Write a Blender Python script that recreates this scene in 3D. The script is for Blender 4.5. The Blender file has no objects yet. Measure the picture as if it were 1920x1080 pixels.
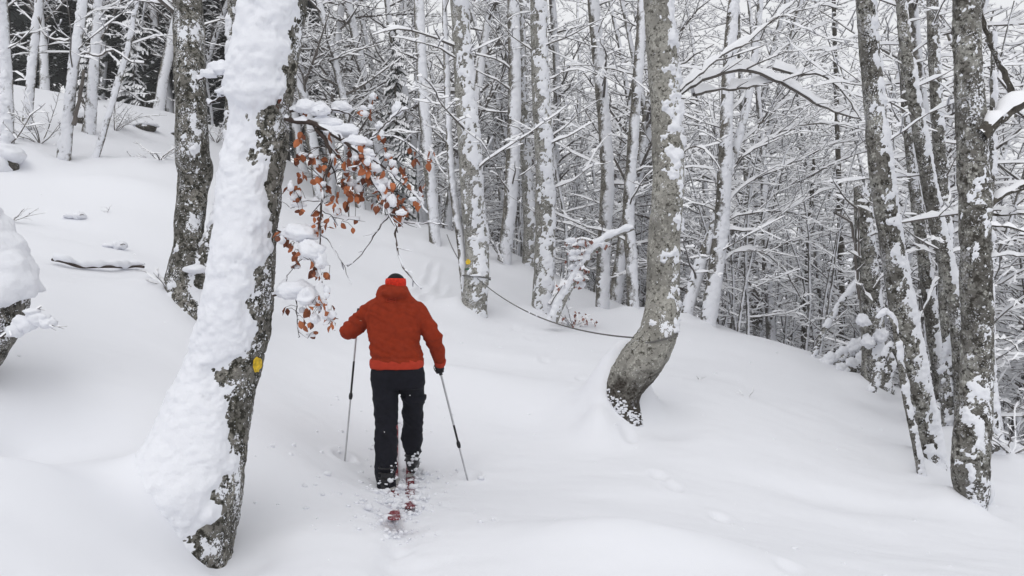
import bpy, bmesh, math, random
import numpy as np
from mathutils import Vector, Matrix
from mathutils.bvhtree import BVHTree

# ------------------------------------------------------------------ camera, sky, light
scene = bpy.context.scene
CAMZ, FPX = 1.64, 1400.0            # eye height above the skier's tracks; focal length in photo pixels
cam_d = bpy.data.cameras.new("camera")
cam = bpy.data.objects.new("camera", cam_d)
scene.collection.objects.link(cam)
cam.location = (0, 0, CAMZ)
cam.rotation_euler = (math.radians(90), 0, 0)
cam_d.sensor_width = 36.0
cam_d.lens = FPX / 1920 * 36.0
cam_d.clip_start = 0.05
cam_d.clip_end = 2000
scene.camera = cam

SUN_EL, SUN_AZ = 58.0, 200.0         # degrees; azimuth clockwise from +Y
world = bpy.data.worlds.new("World")
scene.world = world
world.use_nodes = True
nt = world.node_tree
nt.nodes.clear()
sky = nt.nodes.new("ShaderNodeTexSky"); sky.sky_type = 'NISHITA'; sky.sun_disc = False
sky.sun_elevation = math.radians(SUN_EL); sky.sun_rotation = math.radians(SUN_AZ)
sky.air_density = 1.0; sky.dust_density = 6.0; sky.ozone_density = 1.0
hs = nt.nodes.new("ShaderNodeHueSaturation"); hs.inputs['Saturation'].default_value = 0.12
mixc = nt.nodes.new("ShaderNodeMix"); mixc.data_type = 'RGBA'
mixc.inputs['Factor'].default_value = 0.82           # closed cloud deck in front of the clear sky
mixc.inputs[7].default_value = (8.75, 8.85, 9.05, 1)
bg = nt.nodes.new("ShaderNodeBackground"); bg.inputs['Strength'].default_value = 0.10
wo = nt.nodes.new("ShaderNodeOutputWorld")
nt.links.new(sky.outputs[0], hs.inputs['Color'])
nt.links.new(hs.outputs[0], mixc.inputs[6])
nt.links.new(mixc.outputs[2], bg.inputs['Color'])
nt.links.new(bg.outputs[0], wo.inputs['Surface'])

sun_d = bpy.data.lights.new("sun", 'SUN'); sun_d.energy = 0.5; sun_d.angle = math.radians(40)
sun_d.color = (1.0, 0.985, 0.96)
sun = bpy.data.objects.new("sun", sun_d); scene.collection.objects.link(sun)
_az, _el = math.radians(SUN_AZ), math.radians(SUN_EL)
_dir = Vector((math.sin(_az)*math.cos(_el), math.cos(_az)*math.cos(_el), math.sin(_el)))
sun.rotation_euler = _dir.to_track_quat('Z', 'Y').to_euler()

vs = scene.view_settings
vs.view_transform = 'Standard'; vs.look = 'None'; vs.exposure = 0.14; vs.gamma = 1.0
vs.use_curve_mapping = False
scene.render.engine = 'CYCLES'
cy = scene.cycles
cy.max_bounces = 9; cy.diffuse_bounces = 8; cy.glossy_bounces = 2; cy.transmission_bounces = 2
cy.volume_bounces = 2; cy.transparent_max_bounces = 4; cy.caustics_reflective = False; cy.caustics_refractive = False

# ------------------------------------------------------------------ helpers
COL = scene.collection
rs = np.random.RandomState

def P(px, py, d):
    """a photo pixel seen at a given distance -> a point of the place"""
    return np.array([(px-960.0)/FPX*d, d, CAMZ+(540.0-py)/FPX*d])

def _hash(ix, iy, iz, seed):
    h = (ix.astype(np.int64)*374761393 + iy.astype(np.int64)*668265263 + iz.astype(np.int64)*2147483647 + seed*1274126177) & 0xFFFFFFFF
    h = ((h ^ (h >> 13)) * 1274126177) & 0xFFFFFFFF
    h = ((h ^ (h >> 16)) * 2246822519) & 0xFFFFFFFF
    return ((h ^ (h >> 15)) & 0xFFFFFF) / float(0xFFFFFF)

def vnoise(p, seed=0):
    f = np.floor(p); u = p-f; u = u*u*u*(u*(u*6-15)+10)
    i = f.astype(np.int64); out = 0
    for dx in (0, 1):
        for dy in (0, 1):
            for dz in (0, 1):
                w = (u[..., 0] if dx else 1-u[..., 0])*(u[..., 1] if dy else 1-u[..., 1])*(u[..., 2] if dz else 1-u[..., 2])
                out = out + w*_hash(i[..., 0]+dx, i[..., 1]+dy, i[..., 2]+dz, seed)
    return out*2-1

def fbm(p, oct=4, seed=0, gain=0.5):
    a, s, t = 1.0, 0.0, 0.0
    for k in range(oct):
        s = s + a*vnoise(p*(2.03**k)+k*17.3, seed+k); t += a; a *= gain
    return s/t

def worley(p, seed=0):
    f = np.floor(p); u = p-f; i = f.astype(np.int64)
    best = np.full(p.shape[:-1], 9.0)
    for dx in (-1, 0, 1):
        for dy in (-1, 0, 1):
            for dz in (-1, 0, 1):
                a, b, c = i[..., 0]+dx, i[..., 1]+dy, i[..., 2]+dz
                q = (dx+_hash(a, b, c, seed)-u[..., 0])**2+(dy+_hash(a, b, c, seed+1)-u[..., 1])**2+(dz+_hash(a, b, c, seed+2)-u[..., 2])**2
                best = np.minimum(best, q)
    return np.sqrt(best)

def sstep(a, b, x):
    t = np.clip((x-a)/(b-a), 0, 1)
    return t*t*(3-2*t)

def make_mesh(name, V, F, mats, smooth=True, mat_idx=None):
    """F: integer array (n,3|4), or a list of such arrays"""
    V = np.asarray(V, np.float32).reshape(-1, 3)
    Fs = F if isinstance(F, list) else [F]
    Fs = [np.asarray(f, np.int32) for f in Fs if len(f)]
    me = bpy.data.meshes.new(name)
    nl = sum(f.size for f in Fs); nf = sum(len(f) for f in Fs)
    me.vertices.add(len(V)); me.loops.add(nl); me.polygons.add(nf)
    me.vertices.foreach_set("co", V.ravel())
    me.loops.foreach_set("vertex_index", np.concatenate([f.ravel() for f in Fs]))
    tot = np.concatenate([np.full(len(f), f.shape[1], np.int32) for f in Fs])
    st = np.concatenate([[0], np.cumsum(tot)[:-1]]).astype(np.int32)
    me.polygons.foreach_set("loop_start", st)
    me.polygons.foreach_set("loop_total", tot)
    for m in (mats if isinstance(mats, (list, tuple)) else [mats]):
        me.materials.append(m)
    if mat_idx is not None:
        me.polygons.foreach_set("material_index", np.asarray(mat_idx, np.int32))
    me.update(calc_edges=True)
    me.validate()
    me.polygons.foreach_set("use_smooth", np.full(nf, bool(smooth)))
    return me

def link(name, data, parent=None, loc=None):
    o = bpy.data.objects.new(name, data)
    COL.objects.link(o)
    if parent is not None: o.parent = parent
    if loc is not None: o.location = loc
    return o

def tag(o, label=None, cat=None, group=None, kind=None):
    if label: o["label"] = label
    if cat: o["category"] = cat
    if group: o["group"] = group
    if kind: o["kind"] = kind
    return o

def thing(name, loc, label, cat, group=None):
    return tag(link(name, None, None, tuple(loc)), label, cat, group)

def part(name, V, F, mat, parent, origin, smooth=True):
    return link(name, make_mesh(name, np.asarray(V)-np.asarray(origin), F, mat, smooth), parent)

def copy_tree(root, loc, rz, sc, label, group, tilt=(0, 0)):
    r = root.copy(); COL.objects.link(r)
    r.location = loc; r.rotation_euler = (tilt[0], tilt[1], rz); r.scale = (sc, sc, sc)
    r["label"] = label; r["group"] = group
    for ch in root.children:
        c = ch.copy(); COL.objects.link(c); c.parent = r
    return r

# ------------------------------------------------------------------ materials
def new_mat(name):
    m = bpy.data.materials.new(name); m.use_nodes = True
    n = m.node_tree.nodes; b = n["Principled BSDF"]
    return m, m.node_tree, n, b

def simple_mat(name, col, rough=0.7, metal=0.0, spec=0.3, bump=0, bscale=200, var=0.0, vscale=30):
    m, t, n, b = new_mat(name)
    b.inputs['Roughness'].default_value = rough; b.inputs['Metallic'].default_value = metal
    b.inputs['Specular IOR Level'].default_value = spec
    b.inputs['Base Color'].default_value = (*col, 1)
    tc = n.new("ShaderNodeTexCoord")
    if var:
        no = n.new("ShaderNodeTexNoise"); no.inputs['Scale'].default_value = vscale; no.inputs['Detail'].default_value = 5
        t.links.new(tc.outputs['Object'], no.inputs['Vector'])
        r = n.new("ShaderNodeValToRGB")
        r.color_ramp.elements[0].position = .3; r.color_ramp.elements[1].position = .7
        r.color_ramp.elements[0].color = tuple(c*(1-var) for c in col)+(1,)
        r.color_ramp.elements[1].color = tuple(min(1, c*(1+var)) for c in col)+(1,)
        t.links.new(no.outputs[0], r.inputs[0]); t.links.new(r.outputs[0], b.inputs['Base Color'])
    if bump:
        no = n.new("ShaderNodeTexNoise"); no.inputs['Scale'].default_value = bscale; no.inputs['Detail'].default_value = 4
        t.links.new(tc.outputs['Object'], no.inputs['Vector'])
        bp = n.new("ShaderNodeBump"); bp.inputs['Strength'].default_value = bump; bp.inputs['Distance'].default_value = 0.01
        t.links.new(no.outputs[0], bp.inputs['Height']); t.links.new(bp.outputs[0], b.inputs['Normal'])
    return m

SNOWC = (0.785, 0.795, 0.835)
def snow_mat(name, b1, s1, b2, s2, d=0.01):
    m, t, n, b = new_mat(name)
    b.inputs['Base Color'].default_value = (*SNOWC, 1)
    b.inputs['Roughness'].default_value = 0.75; b.inputs['Specular IOR Level'].default_value = 0.12
    tc = n.new("ShaderNodeTexCoord")
    a = n.new("ShaderNodeTexNoise"); a.inputs['Scale'].default_value = s1; a.inputs['Detail'].default_value = 4
    c = n.new("ShaderNodeTexNoise"); c.inputs['Scale'].default_value = s2; c.inputs['Detail'].default_value = 2
    t.links.new(tc.outputs['Object'], a.inputs['Vector']); t.links.new(tc.outputs['Object'], c.inputs['Vector'])
    p1 = n.new("ShaderNodeBump"); p1.inputs['Strength'].default_value = b1; p1.inputs['Distance'].default_value = d
    p2 = n.new("ShaderNodeBump"); p2.inputs['Strength'].default_value = b2; p2.inputs['Distance'].default_value = d*.3
    t.links.new(a.outputs[0], p1.inputs['Height']); t.links.new(c.outputs[0], p2.inputs['Height'])
    t.links.new(p1.outputs[0], p2.inputs['Normal']); t.links.new(p2.outputs[0], b.inputs['Normal'])
    return m

M_GROUND = snow_mat("ground_snow", 0.12, 7, 0.35, 220, 0.012)
M_SNOW = snow_mat("plaster_snow", 0.35, 28, 0.35, 140, 0.02)
M_CLUMP = snow_mat("loose_snow", 0.2, 60, 0.2, 200, 0.01)
M_TSNOW, _t, _n, _b = new_mat("twig_snow")
_b.inputs['Base Color'].default_value = (.90, .905, .93, 1); _b.inputs['Roughness'].default_value = .8; _b.inputs['Specular IOR Level'].default_value = .1

def bark_mat(name, base, pale, dark, snow=0.0, fleck=0.0, pale_amt=0.5, dark_amt=0.4, scale=1.0, bump=0.6, moss=None, foot=None):
    """grey beech bark: tonal drift, pale lichen plates, dark scabs; snow = share of the windward side plastered white"""
    m, t, n, b = new_mat(name)
    L = t.links.new
    b.inputs['Roughness'].default_value = 0.85; b.inputs['Specular IOR Level'].default_value = 0.2
    tc = n.new("ShaderNodeTexCoord"); oi = n.new("ShaderNodeObjectInfo")
    vm = n.new("ShaderNodeVectorMath"); vm.operation = 'SCALE'; vm.inputs[0].default_value = (31.7, 17.3, 47.1)
    L(oi.outputs['Random'], vm.inputs['Scale'])
    va = n.new("ShaderNodeVectorMath"); va.operation = 'ADD'
    L(tc.outputs['Object'], va.inputs[0]); L(vm.outputs[0], va.inputs[1])
    mp = n.new("ShaderNodeMapping"); mp.inputs['Scale'].default_value = (1, 1, 1.0); L(va.outputs[0], mp.inputs['Vector'])
    def noise(sc, det=5, ro=.55, vec=None):
        x = n.new("ShaderNodeTexNoise"); x.inputs['Scale'].default_value = sc*scale; x.inputs['Detail'].default_value = det
        x.inputs['Roughness'].default_value = ro; L(vec or mp.outputs[0], x.inputs['Vector']); return x.outputs[0]
    def ramp(src, a, bb, c0=(0, 0, 0, 1), c1=(1, 1, 1, 1)):
        r = n.new("ShaderNodeValToRGB"); r.color_ramp.elements[0].position = a; r.color_ramp.elements[1].position = bb
        r.color_ramp.elements[0].color = c0; r.color_ramp.elements[1].color = c1; L(src, r.inputs[0]); return r.outputs[0]
    def mix(fac, a, bb):
        x = n.new("ShaderNodeMix"); x.data_type = 'RGBA'
        L(fac, x.inputs['Factor'])
        for s, v in ((6, a), (7, bb)):
            if isinstance(v, tuple): x.inputs[s].default_value = (*v, 1)
            else: L(v, x.inputs[s])
        return x.outputs[2]
    def math_(op, a, bb=None):
        x = n.new("ShaderNodeMath"); x.operation = op; x.use_clamp = False
        for i, v in ((0, a), (1, bb)):
            if v is None: continue
            if isinstance(v, (int, float)): x.inputs[i].default_value = v
            else: L(v, x.inputs[i])
        return x.outputs[0]
    n1 = noise(2.2, 4); n2 = noise(9, 6, .65); n3 = noise(34, 4, .6); n4 = noise(15, 5, .7)
    vo = n.new("ShaderNodeTexVoronoi"); vo.inputs['Scale'].default_value = 26*scale
    mpv = n.new("ShaderNodeMapping"); mpv.inputs['Scale'].default_value = (1, 1, .8); L(mp.outputs[0], mpv.inputs['Vector'])
    dm = n.new("ShaderNodeVectorMath"); dm.operation = 'ADD'; L(mpv.outputs[0], dm.inputs[0])
    ds = n.new("ShaderNodeVectorMath"); ds.operation = 'SCALE'; ds.inputs['Scale'].default_value = .06
    nn = n.new("ShaderNodeTexNoise"); nn.inputs['Scale'].default_value = 20; L(mp.outputs[0], nn.inputs['Vector'])
    L(nn.outputs['Color'], ds.inputs[0]); L(ds.outputs[0], dm.inputs[1]); L(dm.outputs[0], vo.inputs['Vector'])
    dk = tuple(c*.55 for c in base)
    col = mix(ramp(n1, .35, .65), tuple(c*.72 for c in base), tuple(c*1.15 for c in base))
    pm = ramp(math_('ADD', math_('MULTIPLY', n2, .75), math_('MULTIPLY', n1, .25)), .62-.22*pale_amt, .70-.22*pale_amt)
    col = mix(pm, col, pale)
    if moss:
        col = mix(ramp(n4, .5, .62), col, moss)
    dmask = ramp(math_('ADD', math_('MULTIPLY', n4, .6), math_('MULTIPLY', n3, .4)), .60-.2*dark_amt, .68-.2*dark_amt)
    col = mix(dmask, col, dark)
    crack = ramp(vo.outputs['Distance'], .28, .42)
    crk = math_('MULTIPLY', crack, ramp(n2, .45, .6))
    col = mix(math_('MULTIPLY', crk, .6), col, dark)
    h = math_('ADD', math_('MULTIPLY', n3, .5), math_('MULTIPLY', n2, .8))
    h = math_('SUBTRACT', h, math_('MULTIPLY', crk, .4))
    bp = n.new("ShaderNodeBump"); bp.inputs['Strength'].default_value = bump; bp.inputs['Distance'].default_value = 0.02
    L(h, bp.inputs['Height']); L(bp.outputs[0], b.inputs['Normal'])
    if snow or fleck:
        g = n.new("ShaderNodeNewGeometry")
        dt = n.new("ShaderNodeVectorMath"); dt.operation = 'DOT_PRODUCT'; dt.inputs[1].default_value = (.52, -.72, .45)
        L(g.outputs['Normal'], dt.inputs[0])
        mps = n.new("ShaderNodeMapping"); mps.inputs['Scale'].default_value = (1, 1, .6); L(va.outputs[0], mps.inputs['Vector'])
        s1 = noise(4.5, 6, .6, mps.outputs[0]); s2 = noise(22, 4, .6)
        v = math_('ADD', math_('MULTIPLY', dt.outputs['Value'], .34), math_('MULTIPLY', s1, .9))
        v = math_('ADD', v, math_('MULTIPLY', s2, .35))
        sm = ramp(v, .99-snow*.7, 1.15-snow*.7)
        if fleck:
            fm = ramp(s2, .74-fleck*.2, .78-fleck*.2)
            s3 = noise(58, 3, .6)
            f3 = ramp(math_('ADD', math_('MULTIPLY', s3, .5), math_('MULTIPLY', s1, .5)), .645-fleck*.16, .675-fleck*.16)
            up = ramp(dt.outputs['Value'], .0, .5)
            sm = math_('MAXIMUM', sm, math_('MULTIPLY', math_('MAXIMUM', fm, f3), math_('ADD', math_('MULTIPLY', up, .7), .3)))
        col = mix(sm, col, SNOWC)
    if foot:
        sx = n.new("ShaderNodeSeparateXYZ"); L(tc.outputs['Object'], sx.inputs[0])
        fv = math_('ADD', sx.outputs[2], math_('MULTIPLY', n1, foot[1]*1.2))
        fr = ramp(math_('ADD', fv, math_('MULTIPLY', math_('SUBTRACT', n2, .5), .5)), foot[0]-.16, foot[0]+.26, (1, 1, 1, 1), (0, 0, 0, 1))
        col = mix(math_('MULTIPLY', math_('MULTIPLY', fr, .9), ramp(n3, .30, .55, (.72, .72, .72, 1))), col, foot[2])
    L(col, b.inputs['Base Color'])
    return m

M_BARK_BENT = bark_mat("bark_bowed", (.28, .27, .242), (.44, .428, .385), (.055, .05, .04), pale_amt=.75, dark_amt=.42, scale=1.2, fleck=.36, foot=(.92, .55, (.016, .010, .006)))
M_BARK_BIG = bark_mat("bark_mossy", (.165, .156, .138), (.40, .38, .335), (.028, .026, .020), pale_amt=.55, dark_amt=.62, scale=1.3, fleck=.56, moss=(.07, .07, .045))
M_BARK_GREY = bark_mat("bark_pale_grey", (.27, .262, .238), (.43, .42, .385), (.055, .05, .04), pale_amt=.75, dark_amt=.45, scale=1.2, fleck=.50)
M_BARK_DARK = bark_mat("bark_lichen", (.15, .142, .127), (.46, .455, .415), (.035, .031, .025), pale_amt=.60, dark_amt=.58, scale=.95, fleck=.58)
M_BARK_MID = bark_mat("bark_frosted", (.17, .158, .135), (.36, .345, .305), (.045, .04, .034), snow=.42, fleck=.55, pale_amt=.5, dark_amt=.55)
M_BARK_FAR = bark_mat("bark_far", (.13, .122, .11), (.26, .25, .23), (.05, .045, .04), snow=.46, fleck=.5, pale_amt=.4, dark_amt=.5, bump=.3)
M_BARK_BARE = bark_mat("bark_bare", (.10, .09, .075), (.2, .19, .16), (.035, .03, .025), fleck=.3, pale_amt=.3, dark_amt=.5, bump=.3)
M_TWIG = simple_mat("twig_bark", (.115, .102, .092), .8, var=.35, vscale=3)
M_TWIG_FG = simple_mat("twig_bark_near", (.052, .036, .030), .7, var=.35, vscale=20, bump=.4)
M_NEEDLE = simple_mat("spruce_needles", (.048, .054, .048), .8, var=.4, vscale=2)
M_PAINT = simple_mat("yellow_paint", (.66, .44, .025), .7, var=.35, vscale=45, bump=.5, bscale=120)
M_PAINTG = simple_mat("green_paint", (.03, .09, .05), .6, var=.3, vscale=40)

# ------------------------------------------------------------------ terrain: heights fitted through points read from the slope
TREES = {}
ctrl_px = [
 # near ground
 (0,1080,2.9),(240,1080,3.35),(500,1080,4.05),(760,1080,4.18),(960,1080,4.2),(1400,1080,4.3),(1920,1080,4.9),
 (60,900,3.75),(40,850,5.0),(0,760,5.1),(0,650,5.8),(180,640,6.5),(200,760,5.4),(300,860,5.0),
 (425,1085,4.12),(470,985,4.75),(560,850,5.8),(560,1000,4.6),(560,700,8.0),(350,572,8.2),(200,510,9.5),
 (720,912,6.15),(775,893,6.6),(645,856,6.5),(880,893,6.6),(820,1000,4.85),
 # up the hill on the left
 (100,400,12),(250,400,12.5),(120,302,16),(300,300,16.5),
 (100,187,26),(330,217,25),(420,262,24),(560,357,22.5),(640,380,22),(760,417,21),(830,442,20.5),
 (700,520,14),(800,480,17),(650,440,18),
 (888,588,13),(1015,592,14),(1130,586,16),(945,497,19.5),(990,505,20),(815,460,19.5),
 # middle slope to the right
 (1185,798,8),(1000,760,8.5),(900,690,9.5),(1060,660,11),(1250,710,9.2),(1400,720,10),
 (1230,578,15.3),(1325,618,14.2),(1400,638,13.6),(1500,667,13),(1640,727,12),(1705,792,10.4),
 (1550,850,8),(1745,872,8.3),(1825,948,7.2),(1600,1000,6.05),(1250,900,6.6),(1900,868,9),
]
ctrl = [P(*c) for c in ctrl_px] + [np.array(c, float) for c in [
 (9,12,-1.6),(12,9,-3),(8,18,-1.2),(14,20,-4.6),(6,24,-.6),(2,28,1.2),(10,32,-3.6),(20,30,-8.5),(0,40,1.8),(-6,36,4.4),
 (-15,38,8.4),(-23,36,9.9),(-30,32,11.6),(-30,15,11),(-18,12,7.2),(-14,5,4.2),(-8,1,2.6),(-3,0,.75),(0,0,.05),(0,-5,-.1),(4,0,-.65),(8,3,-1.8),
 (20,0,-6),(30,60,-15),(0,70,-2),(-40,70,9),(60,80,-16),(60,20,-20),(110,170,6),(0,190,0),(-80,160,12),(60,230,22),(170,90,6)]]
ctrl = np.array(ctrl)

def tps_fit(C):
    n = len(C); xy = C[:, :2]
    D = np.linalg.norm(xy[:, None]-xy[None], axis=2)
    K = np.where(D > 0, D**2*np.log(D+1e-9), 0) + np.eye(n)*0.02
    Pm = np.c_[np.ones(n), xy]
    A = np.zeros((n+3, n+3)); A[:n, :n] = K; A[:n, n:] = Pm; A[n:, :n] = Pm.T
    return np.linalg.solve(A, np.r_[C[:, 2], 0, 0, 0])
_tw = tps_fit(ctrl)

def tps(x, y):
    x = np.asarray(x, float); y = np.asarray(y, float); sh = x.shape
    q = np.c_[x.ravel(), y.ravel()]; out = np.empty(len(q))
    for a in range(0, len(q), 40000):
        qq = q[a:a+40000]
        D2 = ((qq[:, None]-ctrl[None, :, :2])**2).sum(2)
        out[a:a+40000] = (0.5*D2*np.log(D2+1e-12))@_tw[:len(ctrl)] + _tw[-3] + qq@_tw[-2:]
    return out.reshape(sh)

# drifts, wells: (x, y, height, sx, sy)
bumps = []
def bump_at(px, py, d, h, sx, sy=None):
    p = P(px, py, d); bumps.append((p[0], p[1], h, sx, sy or sx))
# the ramp of snow drifted against the big leaning trunk
bumps += [(-1.50, 4.30, -.05, .13, .22)]
# ramp at the back of the bent trunk
bumps += [(1.10, 8.30, .50, .24, .30), (1.36, 8.34, .50, .20, .20), (.80, 8.35, .18, .35, .4)]
bumps += [(1.62, 7.95, -.08, .22, .2)]
bump_at(1122, 785, 7.75, .20, .17, .22)
# broad soft humps and hollows
bump_at(1130, 1070, 4.65, .17, .50, .34); bump_at(1330, 1080, 4.6, .10, .5, .3); bump_at(900, 720, 9.0, .16, .8, .35); bump_at(1000, 780, 8.2, -.08, .7, .3)
bump_at(640, 900, 6.0, -.07, .35, .3); bump_at(1560, 930, 6.9, -.06, .6, .2); bump_at(600, 760, 7.2, .07, .5, .4)
bump_at(1750, 700, 11.2, .2, .6, .8); bump_at(150, 470, 10, .12, 1.2, .6); bump_at(1900, 850, 9.3, .18, .5, .5)
bump_at(40, 300, 15, .45, .5, .5); bump_at(270, 340, 14, .2, 1.4, .6); bump_at(90, 560, 7.6, .08, .8, .5)

tree_bases = []      # (x,y,r) filled below, before the ground is built
prints = []          # footprints / pole holes  (x,y,rx,ry,depth)

def ground_smooth(x, y):
    z = tps(x, y)
    z = np.where(z > 14, 14+(z-14)*.25, z)
    for bx, by, h, sx, sy in bumps:
        z = z + h*np.exp(-(((x-bx)/sx)**2+((y-by)/sy)**2)/1.4)
    dx_, dy_ = x+1.90, y-4.42; r_ = np.hypot(dx_, dy_)+1e-6
    w_ = sstep(-.25, .75, (dx_*-.88+dy_*-.47)/r_)
    z = z + .86*w_*np.exp(-np.sqrt(r_*r_+.004)/.33)
    for bx, by, r in tree_bases:
        ux, uy = -.86, .2
        z = z + (.55*r+.05)*np.exp(-(((x-bx-ux*r*1.1)**2+(y-by-uy*r*1.1)**2))/(1.6*r+.06)**2)
        z = z - (.32*r+.02)*np.exp(-(((x-bx+ux*r*1.35)**2+(y-by+.55*r)**2))/(.75*r+.03)**2)
    return z

def gz(x, y):
    return float(ground_smooth(np.array([float(x)]), np.array([float(y)]))[0])

SKI_L = (P(739, 912, 6.15)[0], 4.86, 7.75, 6.15, -.158)     # x at the foot, tail y, tip y, foot y, dx/dy
SKI_R = (P(771, 893, 6.6)[0]-.01, 5.42, 8.3, 6.6, -.135)
def skx(sp, y): return sp[0]+sp[4]*(y-sp[3])

def ground_detail(x, y, z):
    p = np.stack([x, y, np.zeros_like(x)], -1)
    far = np.clip(np.hypot(x, y)/30, 0, 1); near = np.exp(-((x-.5)/6)**2-((y-6)/5)**2)
    z = z + near*(.0035*fbm(p*5.5, 4, 61, .6)+.0016*fbm(p*17, 2, 62))
    z = z + .05*fbm(p*.55, 3, 5)+.026*fbm(p*np.array([1.1, 2.2, 1]), 3, 9)
    z = z + far*.25*fbm(p*.22, 3, 2)
    # wind ripples running down the slope on the right
    w = sstep(1.0, 4.0, x)*np.exp(-((y-7)/5)**2)
    z = z + w*.012*np.sin((y*1.0+x*.55)*4.2+2.5*fbm(p*.5, 2, 30))*(.5+.5*fbm(p*.9, 2, 31))
    # old ski track up the slope ahead of the skier
    for sp_ in (SKI_L, SKI_R):
        ty0, ty1 = sp_[1], sp_[2]; tx = skx(sp_, y)
        inside = sstep(ty0-.9, ty0+.1, y)*(1-sstep(ty1-.4, ty1+.1, y))
        g = np.exp(-((x-tx)/.055)**2)
        z = z - .016*g*inside - .045*np.exp(-((x-tx-.02*fbm(p*3, 2, 48))/.075)**2)*(1-sstep(ty0-.3, ty0+.3, y))*(.7+.6*fbm(p*5, 3, 47))
    # churned snow round skier and poles
    cx, cy = P(757, 900, 6.1)[:2]
    ch = np.exp(-(((x-cx-(6.1-y)*.15)/.36)**2+((y-5.85)/.80)**2))
    n = fbm(p*9, 4, 40, .65)
    z = z + ch*(.038*n + .03*np.maximum(0, .4-worley(p*8, 41)))
    trail = np.exp(-((x-cx-(6.1-y)*.15)/.24)**2)*(1-sstep(5.3, 6.0, y))
    z = z + trail*(.034*fbm(p*7, 4, 44, .6)-.038)
    for (bx, by, rx, ry, dep) in prints:
        q = ((x-bx)/rx)**2+((y-by)/ry)**2
        z = z - dep*np.exp(-q*q) + dep*.35*np.exp(-(np.sqrt(q)-1.5)**2*5)
    return z

# ------------------------------------------------------------------ tree geometry
def resample(pts, vals, steps):
    """Catmull-Rom through pts (n,3) with vals (n,k); steps(s) gives arc-length increments"""
    pts = np.asarray(pts, float); vals = np.asarray(vals, float)
    n = len(pts); A = np.c_[pts, vals]
    A = np.vstack([2*A[0]-A[1], A, 2*A[-1]-A[-2]])
    dense = []
    for i in range(1, n):
        t = np.linspace(0, 1, 24, endpoint=False)[:, None]
        a, b, c, d = A[i-1], A[i], A[i+1], A[i+2]
        dense.append(.5*((2*b)+(-a+c)*t+(2*a-5*b+4*c-d)*t**2+(-a+3*b-3*c+d)*t**3))
    dense.append(A[n:n+1]); D = np.vstack(dense)
    s = np.r_[0, np.cumsum(np.linalg.norm(np.diff(D[:, :3], axis=0), axis=1))]
    out = [0.0]
    while out[-1] < s[-1]:
        out.append(out[-1]+steps(np.interp(out[-1], s, D[:, 2])))
    q = np.array(out); q[-1] = s[-1]
    R = np.stack([np.interp(q, s, D[:, k]) for k in range(D.shape[1])], 1)
    return R[:, :3], R[:, 3:]

def rings(C, r, nseg):
    T = np.gradient(C, axis=0); T /= np.linalg.norm(T, axis=1)[:, None]
    X = np.array([1.0, 0, 0]); e1 = X-(T@X)[:, None]*T; e1 /= np.linalg.norm(e1, axis=1)[:, None]
    e2 = np.cross(T, e1)
    th = np.linspace(0, 2*np.pi, nseg, endpoint=False)
    n = np.cos(th)[None, :, None]*e1[:, None]+np.sin(th)[None, :, None]*e2[:, None]
    return C[:, None]+r[:, None, None]*n, n

def grid_faces(ns, nk):
    i = np.arange(ns-1)[:, None]; k = np.arange(nk)[None]; k2 = (k+1) % nk
    return np.stack(np.broadcast_arrays(i*nk+k, i*nk+k2, (i+1)*nk+k2, (i+1)*nk+k), -1).reshape(-1, 4)

def compact(V, F):
    u, inv = np.unique(F, return_inverse=True)
    return V[u], inv.reshape(F.shape)

def snow_shell(V, n, sp, py, seed, nk):
    wind = np.array(sp.get('wind', (.6, -.75, .2)), float); wind /= np.linalg.norm(wind)
    bias = sp.get('bias', 0.0)
    if isinstance(bias, list):
        b = np.array(sorted(bias)); bias = np.interp(py, b[:, 0], b[:, 1])[:, None]
    sc = sp.get('scale', 6.0)
    q = V*np.array([1, 1, sp.get('zs', .8)])*sc
    a = bias+sp.get('cw', .8)*(n@wind)+sp.get('cu', 1.4)*np.maximum(0, n[..., 2])
    a = a+sp.get('cn', .7)*fbm(q, 5, seed, .68)
    t = sstep(0, sp.get('edge', .35), a)
    tm = 1.0
    if 'tmul' in sp:
        b = np.array(sorted(sp['tmul'])); tm = np.interp(py, b[:, 0], b[:, 1])[:, None]
    pil = 1-np.minimum(1, worley(V*np.array([1, 1, 1.3])*sc*sp.get('ps', 1.6)+.35*fbm(V*sc*2, 2, seed+60)[..., None], seed+7))
    pa = sp.get('pil', .75)
    tk = sp.get('T', .03)*tm*t*(.80-.47*pa+pa*pil+.35*fbm(V*sc*.5, 2, seed+3)+sp.get('crumb', .22)*fbm(V*sc*4, 3, seed+5))
    tk = np.maximum(tk, 0)*(a > 0)
    off = np.where(a > 0, tk+.0005, -.006)
    W = V+n*off[..., None]
    W[..., 2] -= .25*tk*(a > .1)
    F = grid_faces(V.shape[0], nk)
    live = (a > 0).reshape(-1)[F].any(1)
    return compact(W.reshape(-1, 3), F[live])

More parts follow.
